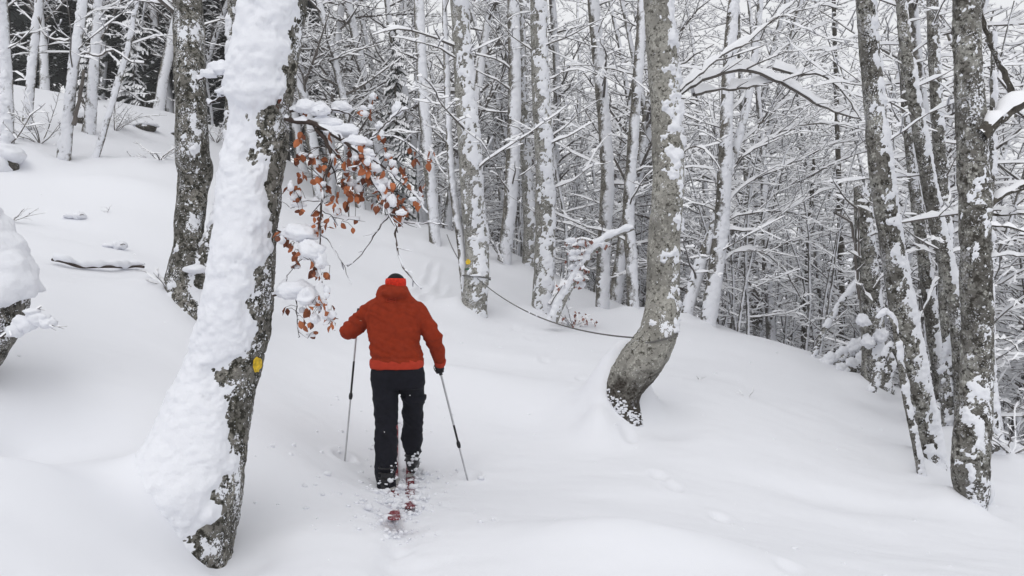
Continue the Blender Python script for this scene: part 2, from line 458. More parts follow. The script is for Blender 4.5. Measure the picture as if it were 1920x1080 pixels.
def build_trunk(parent, origin, pts3, rad, pys, bark, seed, d, snow=None, rough=1.0, nseg=None, step=None, name='trunk', top_z=None, label=None):
    px1 = d/746.0                                   # one pixel of the finished picture at that distance
    step = step or max(.012, px1*1.25)
    ztop = CAMZ+560/FPX*d
    C, v = resample(pts3, np.c_[rad, pys], lambda z: step if z < ztop else max(.16, step))
    r, py = v[:, 0], v[:, 1]
    nseg = nseg or int(np.clip(2*np.pi*r.mean()/(px1*1.25), 12, 150))
    V, n = rings(C, r, nseg)
    low = fbm(V*2.2, 3, seed); mid = fbm(V*np.array([9, 9, 6.]), 3, seed+11); fine = fbm(V*38, 3, seed+12)
    V = V+n*(r[:, None]*.10*low+rough*(.008*mid+.004*fine))[..., None]
    F = grid_faces(len(C), nseg)
    o = part(name, V.reshape(-1, 3), F, bark, parent, origin)
    if label: o["label"] = label
    if snow:
        Vs, Fs = snow_shell(V, n, snow, py, seed+100, nseg)
        if len(Fs): part('snow_cover', Vs, Fs, M_SNOW, parent, origin)["kind"] = 'stuff'
    return C, r

def blob_mesh(c, rad, seed, res=26, amp=.16, freq=2.2, flat=.0):
    u = np.linspace(0, np.pi, res)[:, None]; v = np.linspace(0, 2*np.pi, res*2, endpoint=False)[None]
    n = np.stack([np.sin(u)*np.cos(v), np.sin(u)*np.sin(v), np.cos(u)*np.ones_like(v)], -1)
    s = 1+amp*fbm(n*freq+seed*3.1, 3, seed)
    q = n*s[..., None]
    if flat: q[..., 2] = np.where(q[..., 2] < 0, q[..., 2]*flat, q[..., 2])
    V = np.asarray(c)+q*np.asarray(rad)
    return V.reshape(-1, 3), grid_faces(res, res*2)

def join(parts):
    V, F, k = [], [], 0
    for v, f in parts:
        V.append(v); F.append(np.asarray(f)+k); k += len(v)
    if len({f.shape[1] for f in F}) > 1:
        return np.vstack(V), F
    return np.vstack(V), np.vstack(F)

# ---- branches: polylines collected, then swept into wood and the snow lying on it
class Twigs:
    def __init__(s, seed): s.p = []; s.r = np.random.RandomState(seed)
    def add(s, pts, rad, snow=1.0): s.p.append((np.asarray(pts, float), np.asarray(rad, float), snow))
    def grow(s, p0, d, L, r0, n, up=0.0, wander=.18, r1=.35, snow=1.0):
        R = s.r; pts = [np.array(p0, float)]; d = np.array(d, float); st = L/(n-1)
        for i in range(n-1):
            d = d+R.normal(0, wander, 3)+np.array([0, 0, up]); d /= np.linalg.norm(d)
            pts.append(pts[-1]+d*st)
        rad = r0*(1-(1-r1)*np.linspace(0, 1, n))
        s.add(pts, rad, snow); return np.array(pts), rad
    def spray(s, pts, rad, gap, lf, depth, start=.15, rmin=.0035, snow=1.0, droop=-.03, minl=.12, ang=.85):
        """side twigs on both sides of a limb, in a flat beech-like spray"""
        R = s.r
        seg = np.linalg.norm(np.diff(pts, axis=0), axis=1); S = np.r_[0, np.cumsum(seg)]; L = S[-1]
        q = L*start+R.rand()*gap; side = 1 if R.rand() < .5 else -1
        while q < L*.98:
            i = min(np.searchsorted(S, q)-1, len(seg)-1); i = max(i, 0); f = (q-S[i])/max(seg[i], 1e-6)
            p = pts[i]*(1-f)+pts[i+1]*f; r = rad[i]*(1-f)+rad[i+1]*f
            t = (pts[i+1]-pts[i])/max(seg[i], 1e-6)
            lat = np.cross(t, [0, 0, 1.0]); nl = np.linalg.norm(lat)
            lat = lat/nl if nl > .2 else np.array([math.cos(q*40), math.sin(q*40), 0])
            dd = t*(1-ang*.5)+lat*side*ang+np.array([0, 0, R.normal(.08, .28)]); dd /= np.linalg.norm(dd)
            ln = max(minl, lf*(L-q)*R.uniform(.45, 1.1)+minl*.6)
            n = 5 if depth > 1 else 4 if ln > .3 else 3
            rr = max(rmin, r*R.uniform(.4, .62))
            pp, pr = s.grow(p, dd, ln, rr, n, up=droop*R.uniform(-.6, 1.6), wander=.16, snow=snow)
            if depth > 1 and ln > .22:
                s.spray(pp, pr, max(gap*.62, .07), lf*.95, depth-1, .18, rmin, snow, droop, minl*.75, ang)
            side = -side; q += gap*R.uniform(.6, 1.5)
    def mesh(s, wood_sides=(6, 4, 3), amount=1.0, hmin=.012, wmin=.007, gaps=.25, big=.03):
        groups = {}
        for pts, rad, sn in s.p:
            k = wood_sides[0] if rad[0] > big else wood_sides[1] if rad[0] > .009 else wood_sides[2]
            groups.setdefault((len(pts), k), []).append((pts, rad, sn))
        wood, snow = [], []
        for (n, k), L in groups.items():
            A = np.array([a for a, _, _ in L]); Rr = np.array([b for _, b, _ in L]); sn = np.array([c for _, _, c in L])
            m = len(A)
            T = np.gradient(A, axis=1); T /= np.linalg.norm(T, axis=2)[..., None]+1e-9
            Z = np.array([0, 0, 1.0]); side = np.cross(T, Z); ln = np.linalg.norm(side, axis=2)
            side = np.where((ln > .08)[..., None], side/(ln[..., None]+1e-9), np.array([1.0, 0, 0]))
            up = np.cross(side, T)
            th = np.linspace(0, 2*np.pi, k, endpoint=False)+.3
            V = A[:, :, None]+Rr[:, :, None, None]*(np.cos(th)[None, None, :, None]*side[:, :, None]+np.sin(th)[None, None, :, None]*up[:, :, None])
            F = grid_faces(n, k)[None]+(np.arange(m)*n*k)[:, None, None]
            wood.append((V.reshape(-1, 3), F.reshape(-1, 4)))
            hor = np.sqrt(np.clip(1-T[..., 2]**2, 0, 1))
            R = s.r
            lump = R.uniform(.5, 1.3, (m, n))*np.where(R.rand(m, n) < gaps, .15, 1.0)
            h = (Rr*.95+hmin)*np.clip(hor*1.25-.2, .05, 1)*lump*amount*sn[:, None]
            w = np.maximum(Rr*1.12, wmin)*np.clip(.55+.5*lump, .6, 1.25)*np.clip(sn[:, None], .3, 3)**.35
            w = np.where(sn[:, None] > 0, w, 0); h[:, -1] *= .4; w[:, -1] *= .6
            base = Rr*.15
            prof = [(-1, 0), (-.78, .72), (0, 1.0), (.78, .72), (1, 0)] if k > 3 else [(-1, 0), (-.45, 1), (.45, 1), (1, 0)]
            W = np.stack([A+side*(a*w)[..., None]+up*(base+b*h)[..., None] for a, b in prof], 2)
            kp = len(prof); i = np.arange(n-1)[:, None]; j = np.arange(kp-1)[None]
            f = np.stack(np.broadcast_arrays(i*kp+j, i*kp+j+1, (i+1)*kp+j+1, (i+1)*kp+j), -1).reshape(-1, 4)
            ok = sn > 0
            if ok.any():
                W = W[ok]; mm = len(W)
                snow.append((W.reshape(-1, 3), (f[None]+(np.arange(mm)*n*kp)[:, None, None]).reshape(-1, 4)))
        return join(wood), (join(snow) if snow else None)
    def build(s, parent, origin, mat=None, name='crown', **kw):
        if not s.p: return None
        kw.setdefault('hmin', .022); kw.setdefault('wmin', .010)
        w, sn = s.mesh(**kw)
        o = part(name, w[0], w[1], mat or M_TWIG, parent, origin)
        if sn: part('branch_snow', sn[0], sn[1], M_TSNOW, parent, origin)["kind"] = 'stuff'
        return o

def limb_px(tw, pl, d, r0, r1, snow=1.0, gap=.3, lf=.4, depth=2, start=.2, dz=0.0, droop=-.03, sub=3, **kw):
    """a limb traced through photo points (px,py[,depth offset]) with side twigs"""
    pts = np.array([P(a[0], a[1], d+(a[2] if len(a) > 2 else dz*i/len(pl))) for i, a in enumerate(pl)])
    L = np.linalg.norm(np.diff(pts, axis=0), axis=1).sum()
    C, v = resample(pts, np.linspace(r0, r1, len(pts))[:, None], lambda z: L/(len(pl)*sub))
    C = C+tw.r.normal(0, .008, C.shape)*d/10
    tw.add(C, v[:, 0], snow)
    if depth: tw.spray(C, v[:, 0], gap, lf, depth, start, droop=droop, **kw)
    return C, v[:, 0]

# ------------------------------------------------------------------ the trees one can tell apart (read off the photo: px, py, width px; base first)
def SN(**k):
    q = dict(dict(T=.022, bias=0.0, wind=(.75, -.65, .15), cw=.62, cn=.95, scale=11.0, edge=.6), **k)
    o = q.get('off', -.46)
    q['bias'] = [(a, b*.8+o) for a, b in q['bias']] if isinstance(q['bias'], list) else q['bias']*.8+o
    q['cn'] *= 1.7
    return q
SPEC = [
 dict(k='big', d=4.5, bark=M_BARK_BIG, H=9, rough=2.0,
   pts=[(278,1150,270),(296,1072,250),(322,990,236),(350,920,208),(375,845,168),(398,770,146),(422,700,128),(444,620,120),(459,530,112),(466,440,106),(476,360,104),(487,280,104),(497,190,106),(508,90,106),(520,0,104),(530,-120,100)],
   snow=dict(T=.042, wind=(-.66, -.70, .30), cw=1.0, cn=1.30, scale=4.6, edge=.7, ps=2.4, pil=.26, crumb=.22, tmul=[(1100,1),(420,1.0),(330,1.15),(215,1.0),(198,1.2),(180,2.1),(150,2.0),(100,1.7),(30,1.4),(-60,1)], pz=1,
     bias=[(1100,-.60),(1040,-.46),(990,-.34),(930,-.10),(860,.06),(760,.12),(715,.08),(690,-.06),(665,.06),(620,.16),(540,.10),(500,-.12),(460,.05),(400,-.12),(350,-.24),(300,-.04),(260,-.16),(215,-.24),(196,.20),(150,.42),(60,.15),(-100,.1)]),
   label="leaning beech trunk thickly plastered with snow, brown leaves on its branch", ),
 dict(k='twin', d=8.2, bark=M_BARK_BIG, H=11, rough=1.2,
   pts=[(356,600,120),(356,565,104),(352,520,78),(352,475,56),(355,420,56),(362,350,58),(366,320,64),(361,285,58),(358,200,56),(355,80,54),(352,0,52),(350,-100,50)],
   snow=SN(bias=[(600,-.9),(520,-.35),(420,-.8),(330,.0),(290,-.2),(240,-.7),(0,-.75)], T=.035, wind=(.3,-.9,.3), off=-.62, scale=8),
   label="dark bare beech stem with a side stem, just behind the leaning snowy trunk"),
 dict(k='edge', d=5.2, bark=M_BARK_BIG, H=8, rough=1.2,
   pts=[(-75,690,120),(-48,640,122),(-24,592,124),(-16,545,122),(-32,490,118),(-66,430,114),(-110,360,108),(-170,260,104),(-240,120,100)],
   snow=dict(T=.085, wind=(.2, -.6, .75), cw=1.0, cn=.35, scale=4, bias=[(700,-1.2),(620,-1.0),(575,-.55),(545,.2),(480,.55),(0,.4)], edge=.3),
   label="bowed tree base buried in smooth snow, cut by the photo's edge above a snowy twig"),
 dict(k='rope', d=13, bark=M_BARK_GREY, H=14,
   pts=[(888,600,52),(889,575,48),(893,530,46),(895,480,46),(892,430,46),(886,380,42),(882,300,42),(876,220,40),(870,130,38),(863,40,34),(858,-60,32)],
   snow=SN(bias=[(600,-.2),(540,.0),(490,-.6),(450,.0),(420,.25),(360,.1),(250,.1),(100,.0)], wind=(.6,-.7,.25)),
   label="beech with a yellow paint mark and the rope tied round it"),
 dict(k='mid', d=14, bark=M_BARK_GREY, H=15,
   pts=[(1015,604,42),(1016,575,40),(1020,500,38),(1022,430,38),(1022,340,36),(1018,250,34),(1013,150,33),(1010,60,31),(1009,-60,30)],
   snow=SN(bias=.12, wind=(.65,-.7,.2)), label="straight beech crusted with snow, behind the middle of the rope"),
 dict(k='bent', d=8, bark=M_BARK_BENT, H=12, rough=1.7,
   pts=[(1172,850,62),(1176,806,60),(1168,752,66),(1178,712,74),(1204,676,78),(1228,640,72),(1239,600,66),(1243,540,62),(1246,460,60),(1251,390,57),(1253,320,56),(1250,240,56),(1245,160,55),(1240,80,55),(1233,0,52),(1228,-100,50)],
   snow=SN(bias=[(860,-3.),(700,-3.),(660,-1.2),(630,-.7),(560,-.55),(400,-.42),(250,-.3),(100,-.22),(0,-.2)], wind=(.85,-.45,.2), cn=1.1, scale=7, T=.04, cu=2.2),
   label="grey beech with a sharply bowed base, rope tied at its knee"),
 dict(k='slim', d=16, bark=M_BARK_MID, H=14,
   pts=[(1129,598,26),(1130,560,25),(1132,480,25),(1136,400,25),(1139,330,24),(1132,220,24),(1122,110,23),(1112,0,21),(1108,-60,20)],
   snow=SN(off=-.72, T=.018, bias=.2), label="slim snow-streaked beech between the rope and the bowed grey beech"),
 dict(k='far_a', d=19.5, bark=M_BARK_MID, H=16,
   pts=[(816,470,22),(814,430,21),(808,350,21),(799,250,21),(791,130,20),(785,0,19),(783,-60,18)],
   snow=SN(off=-.72, T=.018, bias=.25), label="thin whitened beech above the skier, next to the tips of the leafy branch"),
 dict(k='far_b', d=19.5, bark=M_BARK_MID, H=16,
   pts=[(944,505,27),(948,460,26),(956,390,25),(962,280,25),(965,150,24),(962,0,22),(961,-60,21)],
   snow=SN(off=-.72, T=.018, bias=.32), label="white-crusted beech right of the rope-tied one, snowy sprigs at its foot"),
 dict(k='far_c', d=20, bark=M_BARK_GREY, H=16,
   pts=[(991,515,27),(992,480,25),(993,420,23),(987,320,20),(981,200,18),(977,80,17),(974,-60,16)],
   snow=SN(bias=-.1), label="bare-footed grey beech just left of the straight snow-crusted one"),
 dict(k='mid_b', d=15, bark=M_BARK_MID, H=13,
   pts=[(1190,640,22),(1188,590,21),(1184,500,21),(1178,410,22),(1182,330,20),(1190,220,19),(1198,110,18),(1205,0,18),(1208,-60,16)],
   snow=SN(off=-.72, T=.018, bias=.22), label="snowy beech stem rising close behind the bowed grey beech"),
 dict(k='lean_a', d=14.2, bark=M_BARK_MID, H=12,
   pts=[(1322,632,34),(1328,600,30),(1340,520,30),(1352,430,28),(1358,340,28),(1362,230,24),(1368,100,22),(1376,0,20),(1380,-60,18)],
   snow=SN(off=-.72, T=.018, bias=.3, wind=(.35,-.8,.4)), label="snow-whitened beech with a swept foot on the crest, largest of its clump"),
 dict(k='lean_b', d=14.4, bark=M_BARK_MID, H=11,
   pts=[(1284,612,24),(1290,580,22),(1312,500,24),(1338,430,20),(1355,360,17),(1400,200,14),(1420,60,12),(1430,-40,10)],
   snow=SN(off=-.72, T=.018, bias=.25, wind=(-.2,-.7,.6)), label="stem leaning right across its clump on the crest"),
 dict(k='r_a', d=8.3, bark=M_BARK_DARK, H=11, rough=1.1,
   pts=[(1748,888,54),(1744,860,48),(1734,800,46),(1722,740,46),(1708,670,45),(1692,580,45),(1676,490,44),(1664,410,42),(1654,340,40),(1645,260,39),(1637,170,37),(1630,90,36),(1622,0,33),(1616,-80,32)],
   snow=SN(bias=[(900,.0),(800,.05),(600,-.05),(450,.05),(300,-.1),(0,-.2)], wind=(.85,-.35,.35), cn=1.0, scale=9, T=.025, off=-.25),
   label="tall tilted beech, snow down its side, with a thin arched stem at its foot"),
 dict(k='r_b', d=7.2, bark=M_BARK_DARK, H=10, rough=1.4,
   pts=[(1826,965,44),(1822,925,56),(1820,880,62),(1822,820,62),(1828,750,58),(1832,680,56),(1833,600,54),(1830,520,54),(1829,440,52),(1827,360,54),(1823,280,52),(1819,190,50),(1815,100,47),(1812,0,44),(1810,-80,42)],
   snow=SN(bias=[(970,-.1),(890,-.25),(800,-.65),(500,-.60),(300,-.6),(0,-.5)], wind=(-.3,-.8,.5), cn=1.0, scale=10, T=.025),
   label="scabby lichen-covered beech, thickest on the lower slope, with heavy snowy limbs"),
 dict(k='r_c', d=9.6, bark=M_BARK_DARK, H=11,
   pts=[(1806,770,30),(1802,700,28),(1794,600,27),(1778,510,26),(1756,420,26),(1740,340,25),(1724,250,24),(1710,170,22),(1698,80,20),(1688,0,18),(1680,-80,17)],
   snow=SN(bias=[(800,.1),(500,.1),(200,-.1),(0,-.2)], wind=(.95,-.2,.3), scale=8, T=.03),
   label="slender tilted beech with a white snow stripe, between two stouter lower trunks"),
 dict(k='r_d', d=11, bark=M_BARK_DARK, H=12,
   pts=[(1786,740,30),(1782,660,27),(1774,560,25),(1771,450,24),(1766,340,23),(1758,230,22),(1752,110,21),(1748,0,20),(1746,-60,18)],
   snow=SN(bias=-.3, scale=8), label="upright grey beech seen behind the white-striped tilted one"),
 dict(k='r_e', d=11.5, bark=M_BARK_DARK, H=9,
   pts=[(1762,700,26),(1752,640,24),(1742,560,22),(1730,470,21),(1718,380,19),(1706,280,17),(1696,180,14),(1690,60,12)],
   snow=SN(bias=-.15, scale=8), label="thin forked stem half hidden behind the tall tilted beech"),
 dict(k='snag', d=11.5, bark=M_BARK_DARK, H=0,
   pts=[(1645,740,58),(1641,690,48),(1637,630,42),(1632,560,38),(1626,480,36),(1620,410,34),(1617,352,30)],
   snow=SN(bias=-.35, scale=8, wind=(.7,-.6,.4)), label="broken-off snag without a top, heaps of snow on its stubs"),
 dict(k='l_a', d=16, bark=M_BARK_MID, H=13,
   pts=[(119,308,24),(121,280,23),(127,230,20),(133,170,18),(141,100,18),(152,30,17),(160,-40,16)],
   snow=SN(off=-.80, bias=.4, wind=(-.2,-.9,.4)), label="whitened beech standing foremost on the upper slope, with a broken side stub"),
 dict(k='l_b', d=18.5, bark=M_BARK_MID, H=14,
   pts=[(163,270,30),(166,250,24),(170,210,21),(174,150,19),(180,70,18),(184,0,17),(186,-50,16)],
   snow=SN(off=-.80, bias=.2, wind=(.2,-.9,.4)), label="dark-footed beech behind the foremost one on the upper slope"),
 dict(k='l_c', d=16.2, bark=M_BARK_MID, H=9,
   pts=[(174,312,13),(186,275,12),(204,215,11),(220,160,11),(238,100,10),(250,40,9),(258,0,8),(266,-50,7)],
   snow=SN(off=-.80, bias=.6, wind=(-.4,-.8,.5), T=.015), label="thin white sapling leaning right on the upper slope"),
 dict(k='l_d', d=17.5, bark=M_BARK_MID, H=14,
   pts=[(46,290,18),(50,240,17),(56,170,16),(64,90,15),(74,0,14),(78,-50,13)],
   snow=SN(off=-.80, bias=.35, wind=(-.2,-.9,.4)), label="snow-coated beech on the upper slope, left of the foremost one"),
 dict(k='l_e', d=15, bark=M_BARK_MID, H=12,
   pts=[(12,315,29),(12,270,27),(11,200,25),(8,120,24),(4,40,22),(0,-40,20)],
   snow=SN(off=-.80, bias=.45, wind=(.1,-.9,.4), T=.05), label="snow-caked tree at the upper slope's edge, above a snowy stump"),
 dict(k='rope_b', d=13.1, bark=M_BARK_MID, H=10,
   pts=[(873,575,14),(869,520,13),(862,450,13),(852,380,13),(845,310,12),(840,220,11),(836,100,10),(833,0,9),(832,-50,8)],
   snow=SN(bias=.35, T=.02), label="thin companion stem leaning beside the rope-tied beech"),
 dict(k='dk_a', d=19, bark=M_BARK_BARE, H=0,
   pts=[(1506,680,11),(1508,620,11),(1513,520,10),(1518,430,9),(1524,340,7),(1527,280,4)],
   snow=None, label="dark thin pole standing alone beyond the crest"),
 dict(k='dk_b', d=19, bark=M_BARK_DARK, H=10,
   pts=[(1424,650,20),(1420,600,20),(1414,520,19),(1408,450,18),(1404,390,15),(1398,300,11),(1390,180,9),(1384,40,7)],
   snow=SN(bias=-.2, T=.02), label="short dark forked beech below the crest, left of the thin dark pole"),
 dict(k='dk_c', d=21, bark=M_BARK_BARE, H=12,
   pts=[(1580,690,13),(1578,600,12),(1577,500,11),(1574,380,10),(1570,250,9),(1566,100,8),(1562,-40,7)],
   snow=None, label="thin dark stem between the lone pole and the broken snag"),
]
for s in SPEC:
    b = P(s['pts'][1][0], s['pts'][1][1], s['d'])
    s['base'] = b
    if s['k'] not in ('big', 'bent', 'edge'):
        tree_bases.append((b[0], b[1], s['pts'][1][2]/FPX*s['d']*.5))

# footprints of an animal down the slope, pole holes beside the skier
for (px, py) in [(966,722),(992,741),(1020,770),(1092,792),(1120,815),(1178,838),(1236,892),(1262,912),(1352,966),(1480,1062)]:
    d = (CAMZ+.1)*FPX/(py-540.0)
    for _ in range(6):
        x = (px-960)/FPX*d; d = (CAMZ-gz(x, d))*FPX/(py-540.0)
    prints.append(((px-960)/FPX*d, d, .07, .12, .026))
for (px, py, dd) in [(800,545,13.2),(790,528,14),(806,512,15),(812,496,16),(826,520,14.5)]:
    q = P(px, py, dd); prints.append((q[0], q[1], .10, .22, .07))
POLE_L, POLE_R = P(645, 856, 6.5), P(881, 895, 6.6)
for q in (POLE_L, POLE_R):
    prints.append((q[0], q[1], .075, .10, .06))

# ------------------------------------------------------------------ the snow-covered ground, one sheet
def axis(lo, a, b, hi, st, g):
    mid = np.arange(a, b, st)
    out = [b]; s = st
    while out[-1] < hi: s *= g; out.append(out[-1]+s)
    left = [a]; s = st
    while left[-1] > lo: s *= g; left.append(left[-1]-s)
    return np.array(left[1:][::-1]+list(mid)+out)
gx = axis(-170, -3.2, 5.4, 190, .033, 1.05); gy = axis(-12, 3.0, 8.6, 260, .032, 1.045)
GX, GY = np.meshgrid(gx, gy)
GZ = ground_detail(GX, GY, ground_smooth(GX, GY))
GXYZ = np.stack([GX, GY, GZ], -1)
nx, ny = len(gx), len(gy)
ii = np.arange(ny-1)[:, None]; jj = np.arange(nx-1)[None]
GF = np.stack(np.broadcast_arrays(ii*nx+jj, ii*nx+jj+1, (ii+1)*nx+jj+1, (ii+1)*nx+jj), -1).reshape(-1, 4)
tag(link("ground", make_mesh("ground", GXYZ.reshape(-1, 3), GF, M_GROUND)), "deep snow on the wooded hillside", kind="structure")

def gz2(x, y):
    """final height of the ground sheet"""
    i = int(np.clip(np.searchsorted(gx, x)-1, 0, nx-2)); j = int(np.clip(np.searchsorted(gy, y)-1, 0, ny-2))
    u = (x-gx[i])/(gx[i+1]-gx[i]); v = (y-gy[j])/(gy[j+1]-gy[j])
    return float((GZ[j, i]*(1-u)+GZ[j, i+1]*u)*(1-v)+(GZ[j+1, i]*(1-u)+GZ[j+1, i+1]*u)*v)

def hit(px, py):
    """where the line of sight through a photo pixel meets the snow"""
    d = 2.5
    while d < 60:
        q = P(px, py, d)
        if q[2] <= gz2(q[0], q[1]): break
        d += .02+.004*d
    q[2] = gz2(q[0], q[1]); return q

# ------------------------------------------------------------------ build those trees
ROOT = {}; CL = {}
for si, s in enumerate(SPEC):
    d = s['d']; R = rs(300+si)
    b = s['base']; root = thing('dead_snag' if s['k'] == 'snag' else 'beech_tree', (b[0], b[1], min(b[2], gz2(b[0], b[1]))), s['label'], 'tree')
    pts = []; rad = []; pys = []
    for i, (px, py, w) in enumerate(s['pts']):
        if s['k'] == 'big': d = s['d']-.22*float(sstep(780, 1080, np.array(py)))
        wob = .10*math.sin(i*1.3+si) if i > 1 else 0
        pts.append(P(px, py, d+wob*(d/14))); rad.append(w/FPX*d*.5); pys.append(py)
    d = s['d']
    t0 = pts[0]-pts[1]; t0 /= np.linalg.norm(t0)
    pts.insert(0, pts[0]+(t0*.6+np.array([0, 0, -.5]))*.6); rad.insert(0, rad[0]*1.1); pys.insert(0, pys[0]+60)
    if s['H']:
        top = pts[-1]; t = (pts[-1]-pts[-3]); t /= np.linalg.norm(t)
        n = 4
        for i in range(1, n+1):
            tt = t*(1-.5*i/n)+np.array([0, 0, .5*i/n]); L = max(1.0, (s['H']+b[2]-top[2]))/n
            pts.append(pts[-1]+tt/np.linalg.norm(tt)*L); rad.append(rad[-1]*(.78 if i < n else .3)); pys.append(pys[-1]-80)
    s['C'], s['R'] = build_trunk(root, root.location, pts, rad, pys, s['bark'], 40+si*7, d, s['snow'], s.get('rough', 1.0))
    ROOT[s['k']] = root

def on_trunk(k, z):
    C, r = ROOT_C[k]; i = int(np.argmin(abs(C[:, 2]-z))); return C[i], r[i]
ROOT_C = {s['k']: (s['C'], s['R']) for s in SPEC}
def org(k): return np.array(ROOT[k].location)

# ------------------------------------------------------------------ limbs of those trees
def limbs(k, tw, **kw):
    tw.build(ROOT[k], org(k), **kw)

def auto_limbs(tw, k, n, z0, z1, L0, L1, elev=(.1, .7), gap=.26, lf=.42, depth=2, az=None, rf=.13, snow=1.7):
    """n limbs leaving the trunk between two heights"""
    C, r = ROOT_C[k]; R = tw.r
    for i in range(n):
        z = z0+(z1-z0)*((i+R.rand())/n); c, rr = on_trunk(k, z)
        a = R.uniform(0, 2*np.pi) if az is None else R.uniform(*az)
        e = R.uniform(*elev); dd = np.array([math.cos(a)*math.cos(e), math.sin(a)*math.cos(e), math.sin(e)])
        L = R.uniform(L0, L1); r0 = min(max(.010, rf*rr*R.uniform(.6, 1.3)), .05)
        pts, rad = tw.grow(c+dd*rr*.6, dd, L, r0, 8, up=R.uniform(-.06, .04), wander=.11, r1=.25, snow=snow)
        tw.spray(pts, rad, gap, lf, depth, .15, snow=snow)

# bowed grey beech: long arching limbs over the slope to the right
tw = Twigs(1)
limb_px(tw, [(1268,178),(1300,158),(1350,138),(1400,132),(1450,150),(1490,170),(1530,195),(1580,215),(1610,222)], 8.6, .030, .012, 2.6, .22, .38, 2, dz=1.2)
limb_px(tw, [(1272,170),(1310,140),(1350,105),(1395,82),(1430,52),(1470,20),(1500,-10)], 8.4, .024, .010, 2.2, .24, .40, 2, dz=1.0)
limb_px(tw, [(1300,178),(1345,168),(1400,165),(1440,155),(1450,152)], 8.9, .024, .014, 2.8, .24, .35, 1, dz=.5)
limb_px(tw, [(1450,128),(1500,140),(1530,138),(1560,155),(1590,185),(1612,225)], 9.4, .020, .008, 2.6, .2, .4, 2)
limb_px(tw, [(1265,300),(1300,275),(1330,290),(1350,320)], 8.3, .012, .005, 1.2, .2, .4, 2)
auto_limbs(tw, 'bent', 6, 5.2, 9, 1.5, 3.2, gap=.35, depth=1)
limbs('bent', tw)

# spreading crowns behind: the limb-rich clump on the crest
tw = Twigs(2)
for pl, r in [([(1356,330),(1400,290),(1440,262),(1480,240),(1540,232),(1600,240),(1640,236)], .030), ([(1360,300),(1395,262),(1430,228),(1460,200),(1490,180)], .026),
              ([(1345,420),(1400,400),(1450,395),(1490,400),(1510,410)], .024), ([(1350,400),(1390,350),(1440,325),(1500,300),(1570,268),(1640,262)], .024),
              ([(1340,500),(1390,470),(1440,480),(1480,520),(1500,560)], .020), ([(1362,220),(1410,160),(1450,110),(1500,70),(1560,40)], .024),
              ([(1368,110),(1420,60),(1470,30),(1540,10),(1580,20)], .022), ([(1355,350),(1330,320),(1300,300),(1285,260)], .016), ([(1358,270),(1330,200),(1310,130)], .016),
              ([(1352,430),(1420,430),(1480,390),(1540,360),(1600,330)], .018), ([(1366,160),(1440,140),(1500,100),(1580,90)], .018)]:
    limb_px(tw, pl, 14.2, r, .010, 2.0, .2, .45, 2, dz=1.6)
limbs('lean_a', tw)
tw = Twigs(3); auto_limbs(tw, 'lean_b', 8, 1.5, 6, 1.2, 2.6); limbs('lean_b', tw)

# lichen-covered beech on the right: heavy limbs leaving the frame
tw = Twigs(4)
limb_px(tw, [(1838,252),(1860,232),(1900,200),(1945,178),(2010,150)], 7.1, .075, .05, 1.5, .5, .3, 2, dz=.0, start=.4)
limb_px(tw, [(1846,395),(1880,365),(1920,345),(1980,330)], 7.3, .035, .022, 1.3, .3, .4, 2)
limb_px(tw, [(1848,404),(1890,402),(1930,400),(1990,395)], 7.5, .016, .010, 1.7, .3, .4, 2)
limb_px(tw, [(1848,422),(1880,424),(1920,432),(1970,440)], 7.1, .014, .009, 1.7, .3, .4, 2)
limb_px(tw, [(1854,483),(1880,478),(1930,480),(1980,470)], 7.3, .011, .006, 1.5, .3, .4, 2)
limb_px(tw, [(1838,20),(1850,60),(1870,110),(1890,150),(1905,190)], 7.4, .025, .03, 1.0, .5, .3, 1)
limb_px(tw, [(1846,640),(1870,635),(1895,640),(1910,660)], 7.2, .009, .004, 1.4, .2, .4, 1)
auto_limbs(tw, 'r_b', 5, 4.6, 8, 1.5, 2.6, gap=.4, depth=1)
limbs('r_b', tw, mat=M_BARK_BARE, wood_sides=(12, 5, 3))
tw = Twigs(5); auto_limbs(tw, 'r_a', 8, 2.2, 7, .6, 1.8); 
limb_px(tw, [(1700,640),(1716,610),(1738,565),(1760,520)], 8.5, .02, .012, 2.2, .3, .3, 1)
limbs('r_a', tw)
tw = Twigs(6); auto_limbs(tw, 'r_c', 12, 1.6, 7, .6, 2.2); limbs('r_c', tw)
tw = Twigs(7); auto_limbs(tw, 'r_d', 14, 1.2, 8, .8, 2.4); limbs('r_d', tw)
tw = Twigs(8); auto_limbs(tw, 'r_e', 10, 1.2, 6, .6, 1.8); limbs('r_e', tw)
# the broken snag: stubs, forked dead limb, heaps of snow
tw = Twigs(9)
limb_px(tw, [(1612,560),(1606,500),(1600,430),(1585,410),(1565,397)], 11.4, .028, .02, 1.5, .4, .2, 1)
limb_px(tw, [(1612,480),(1608,420),(1610,380)], 11.3, .02, .012, 1.2, .4, .2, 0)
limb_px(tw, [(1640,540),(1665,500),(1690,478)], 11.3, .016, .008, 1.3, .3, .3, 1)
auto_limbs(tw, 'snag', 6, 1.0, 3.0, .3, .9, gap=.2, depth=1)
limbs('snag', tw)
for i, (px, py, w) in enumerate([(1622,600,26),(1630,640,28),(1654,628,26)]):
    c = P(px, py, 11.25); w = w/FPX*11.3*.75
    v, f = blob_mesh(c+np.array([0, .04, -.03]), (w*.62, w*.55, .12), i+9, 20, .55, 2.4, flat=.6)
    part('snow_cap', v, f, M_SNOW, ROOT['snag'], org('snag'))

